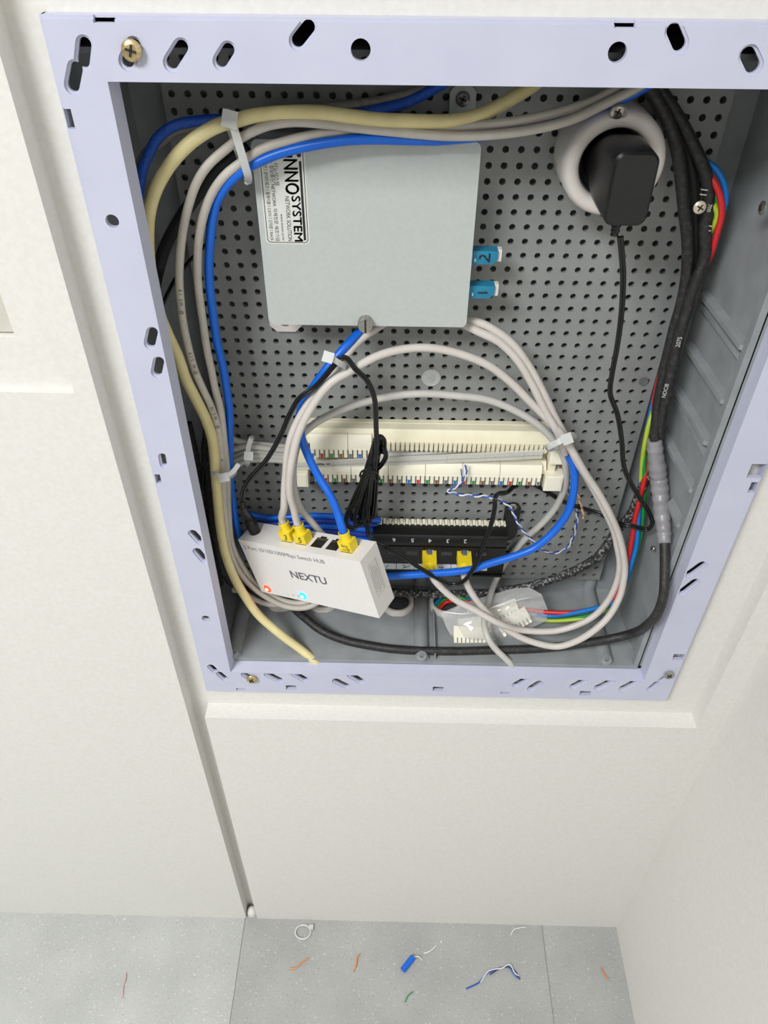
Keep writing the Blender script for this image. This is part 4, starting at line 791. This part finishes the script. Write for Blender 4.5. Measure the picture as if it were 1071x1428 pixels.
Z3('milky zip tie clasping the blue and white cables under the terminal box', [(460, 498, -58), (468, 503, -58), (478, 509, -54), (482, 511, -48), (476, 506, -38), (462, 500, -37), (455, 497, -45)], 4.0, (457.5, 498, -58), (7.5, 7.5, 5), .3)
Z3('white zip tie around the cables at the right end of the cream block', [(764, 622, -44), (776, 617, -47), (788, 610, -47), (797, 606, -42), (800, 610, -34), (786, 618, -26), (770, 626, -32)], 4.0, (791, 612, -48), (8, 8.5, 5), -.35, [(791, 612, -47), (778, 617, -48), (764, 624, -44)])
Z3('zip tie with a curled tail around the left cables below the cable bundle', [(300, 661, -56), (308, 664, -57), (318, 665, -54), (325, 662, -46), (327, 656, -40), (312, 655, -34), (299, 655, -40), (296, 655, -48)], 3.6, (312, 666, -57), (8, 7, 5), -.25, [(315, 664, -57), (322, 660, -56), (328, 654, -55), (333, 647, -54)])
Z3('zip tie holding the bundle of white cables left of the cream block', [(350, 612, -24), (347, 622, -27), (345, 634, -28), (345, 645, -27), (343, 648, -20), (348, 630, -10), (352, 612, -14)], 3.8, (346.5, 636, -29), (7.5, 7, 4.5), .05)

# ================================================================== plastic bag of spare blocks
bagpts = [(614.6, 855), (622, 874), (634, 897), (655, 901), (677.7, 899), (704, 893), (735, 879), (762.7, 865), (765, 853), (755, 828.6), (738, 819), (715, 821), (697, 826), (668, 834), (640, 844)]
def bagY(i): return P
bl = []
for px, py in bagpts:
    t_ = (py-818)/82.0; bl.append(P(px, py, -18-40*t_))
cenb = sum(bl, Vector())/len(bl)
def bagsheet(sign, amp):
    mb = MB(); rings = []; N = len(bl)*4
    rim = [bl[i]+(bl[(i+1) % len(bl)]-bl[i])*(k/4) for i in range(len(bl)) for k in range(4)]
    nrm = Vector((0, -.55, .85)).normalized()
    for k in range(13):
        s = 1-k/12.5; ring = []
        for p in rim:
            q = cenb+(p-cenb)*s; h = sign*amp*(1-s**2.2)
            nz = noise.noise(q*.055+Vector((3*sign, 0, 0)))*5.5+abs(noise.noise(q*.13+Vector((0, 9*sign, 0))))*5.0+abs(noise.noise(q*.27))*2.6
            ring.append(q+nrm*(h+nz*(1-s**4)*(.9 if sign > 0 else .4)))
        rings.append(ring)
    mb.loft(rings, caps=False)
    mb.poly(rings[-1], [tuple(range(len(rim)))])
    return mb
bag = thing('plastic_bag', 'clear plastic zip bag of spare cream blocks lying on the enclosure bottom', 'bag', cenb)
obj('bag_front', bagsheet(1, 11), BAG, bag, 180); obj('bag_back', bagsheet(-1, 4), BAG, bag, 180)
za = [bl[0]+(bl[14]-bl[0])*.0+Vector((2, -1, 3)), (bl[1]+bl[0])/2+Vector((22, -2, 12)), P(700, 843, -44), P(735, 834, -40), P(757, 834, -30)]
obj('zip_seal', MB().tube(spline(za, 8), .7, 6), mat('zip_seal', (225, 228, 228), .2, alpha=.6), bag)
def spare(c, along, n, label):
    t = thing('spare_block', label, 'block', c, 'spare blocks in the bag'); along = Vector(along).normalized(); nrm = Vector((0, -.6, .8)).normalized(); nrm = (nrm-along*nrm.dot(along)).normalized(); v = nrm.cross(along)
    M = Matrix.Identity(4)
    for i in range(3): M[i][0] = along[i]; M[i][1] = v[i]; M[i][2] = nrm[i]; M[i][3] = c[i]
    L = n*pw
    obj('body', MB().box((-L/2, -4, -3), (L/2, 7, 3), M).bevel(.5, 1), IDC2, t); mb = MB()
    for k in range(n): mb.box((-L/2+k*pw+.5, -9, -2.2), (-L/2+(k+1)*pw-.5, -3.5, 2.2), M)
    obj('teeth', mb.bevel(.3, 1), IDC2, t)
spare(P(655, 884, -52), (1, 0, -.03), 8, 'cream comb block at the lower left inside the plastic bag')
spare(P(662, 871, -40), (1, .1, .1), 8, 'cream comb block lying behind the front one at the left of the plastic bag')
spare(P(716, 866, -44), (.8, .3, .35), 8, 'cream comb block lying diagonally at the right of the plastic bag')
spare(P(700, 852, -34), (.9, .2, .3), 8, 'cream comb block in the middle of the plastic bag')

# ================================================================== scraps on the room floor
def fz(px, py, z=1.0): return PZ(px, py, FLOOR+z)
def strand(label, pts, r, m, name='wire_scrap', cat='wire scrap'):
    o = obj(name, MB().tube(spline([fz(*q) for q in pts], 6), r, 6), m); return tag(o, label, cat)
t = thing('zip_tie', 'looped white zip tie lying on the floor near the wall', 'zip tie', fz(424, 1299))
c = fz(422.5, 1300); lp = [c+Vector((10.5*math.cos(a), 9.0*math.sin(a), 1.0)) for a in [2*PI*k/24 for k in range(24)]]
obj('strap', MB().tube(lp, 1.4, 6, True), NYLON, t); c2 = fz(434, 1294); obj('lock_head', MB().box(c2-Vector((3, 3, .5)), c2+Vector((3, 3, 4))).bevel(.8, 2), NYLON, t)
strand('orange wire scrap lying left on the floor, below the floor zip tie', [(404, 1351), (412, 1350, 2), (420, 1343, 2), (430, 1336)], .9, ORGW)
strand('orange wire scrap standing nearly upright in the picture, left of the blue sleeve', [(493, 1355), (497, 1345, 2), (498, 1336, 2), (502, 1330)], .9, ORGW)
t = thing('cable_scrap', 'short piece of blue cable sheath with a white thread on the floor', 'cable scrap', fz(570, 1343))
obj('sheath', MB().tube([fz(561.5, 1353, 4), fz(566, 1347.5, 4), fz(571, 1341, 4), fz(576, 1335, 4)], 4.0, 12), BLUEC, t)
obj('thread', MB().tube(spline([fz(578, 1334, 3), fz(584, 1334, 3), fz(589, 1339, 1)], 5), .7, 6), WHTW, t)
strand('white wire scrap right of the blue sheath piece on the floor', [(591, 1330), (600, 1326, 2), (608, 1319)], .8, WHTW)
strand('tiny white clipping above the white scrap on the floor', [(615, 1312), (616, 1315)], 1.2, WHTW)
strand('white wire scrap near the wall, right of the middle of the floor', [(713, 1304), (716, 1297, 2), (724, 1294, 2), (733, 1293)], .8, WHTW)
twp = [(650, 1379, 1.5), (668, 1370, 2), (680, 1357, 2.5), (698, 1350, 3), (709, 1348, 3), (716, 1357, 2.5), (722, 1364, 2)]
t = thing('wire_scrap', 'bent blue and white wire pair lying at the lower right of the floor', 'wire scrap', fz(690, 1358))
obj('wire', MB().tube(spline([fz(*q) for q in twp], 6), .9, 6), DBLW, t)
obj('wire', MB().tube(spline([fz(a+2, b_-3+(3 if i % 2 else 0), c+.6) for i, (a, b_, c) in enumerate(twp)][1:], 6), .8, 6), WHTW, t)
obj('wire', MB().tube(spline([fz(a+3, b_+2-(3 if i % 2 else 0), c+.3) for i, (a, b_, c) in enumerate(twp)][2:], 6), .8, 6), mat('dark_blue_strand', (40, 62, 110), .5), t)
strand('green wire scrap at the lower middle of the floor', [(565, 1398), (568, 1390, 2), (572, 1386, 2), (576, 1383)], .8, GRNS)
strand('faded orange wire scrap near the right wall on the floor', [(838, 1349), (842, 1357, 2), (844, 1360, 1.5), (848, 1366)], .9, ORGW)
strand('pale pink wire scrap on the left floor tile', [(176, 1356), (175, 1366, 2), (172, 1375, 2), (171, 1392)], .6, PNKW)
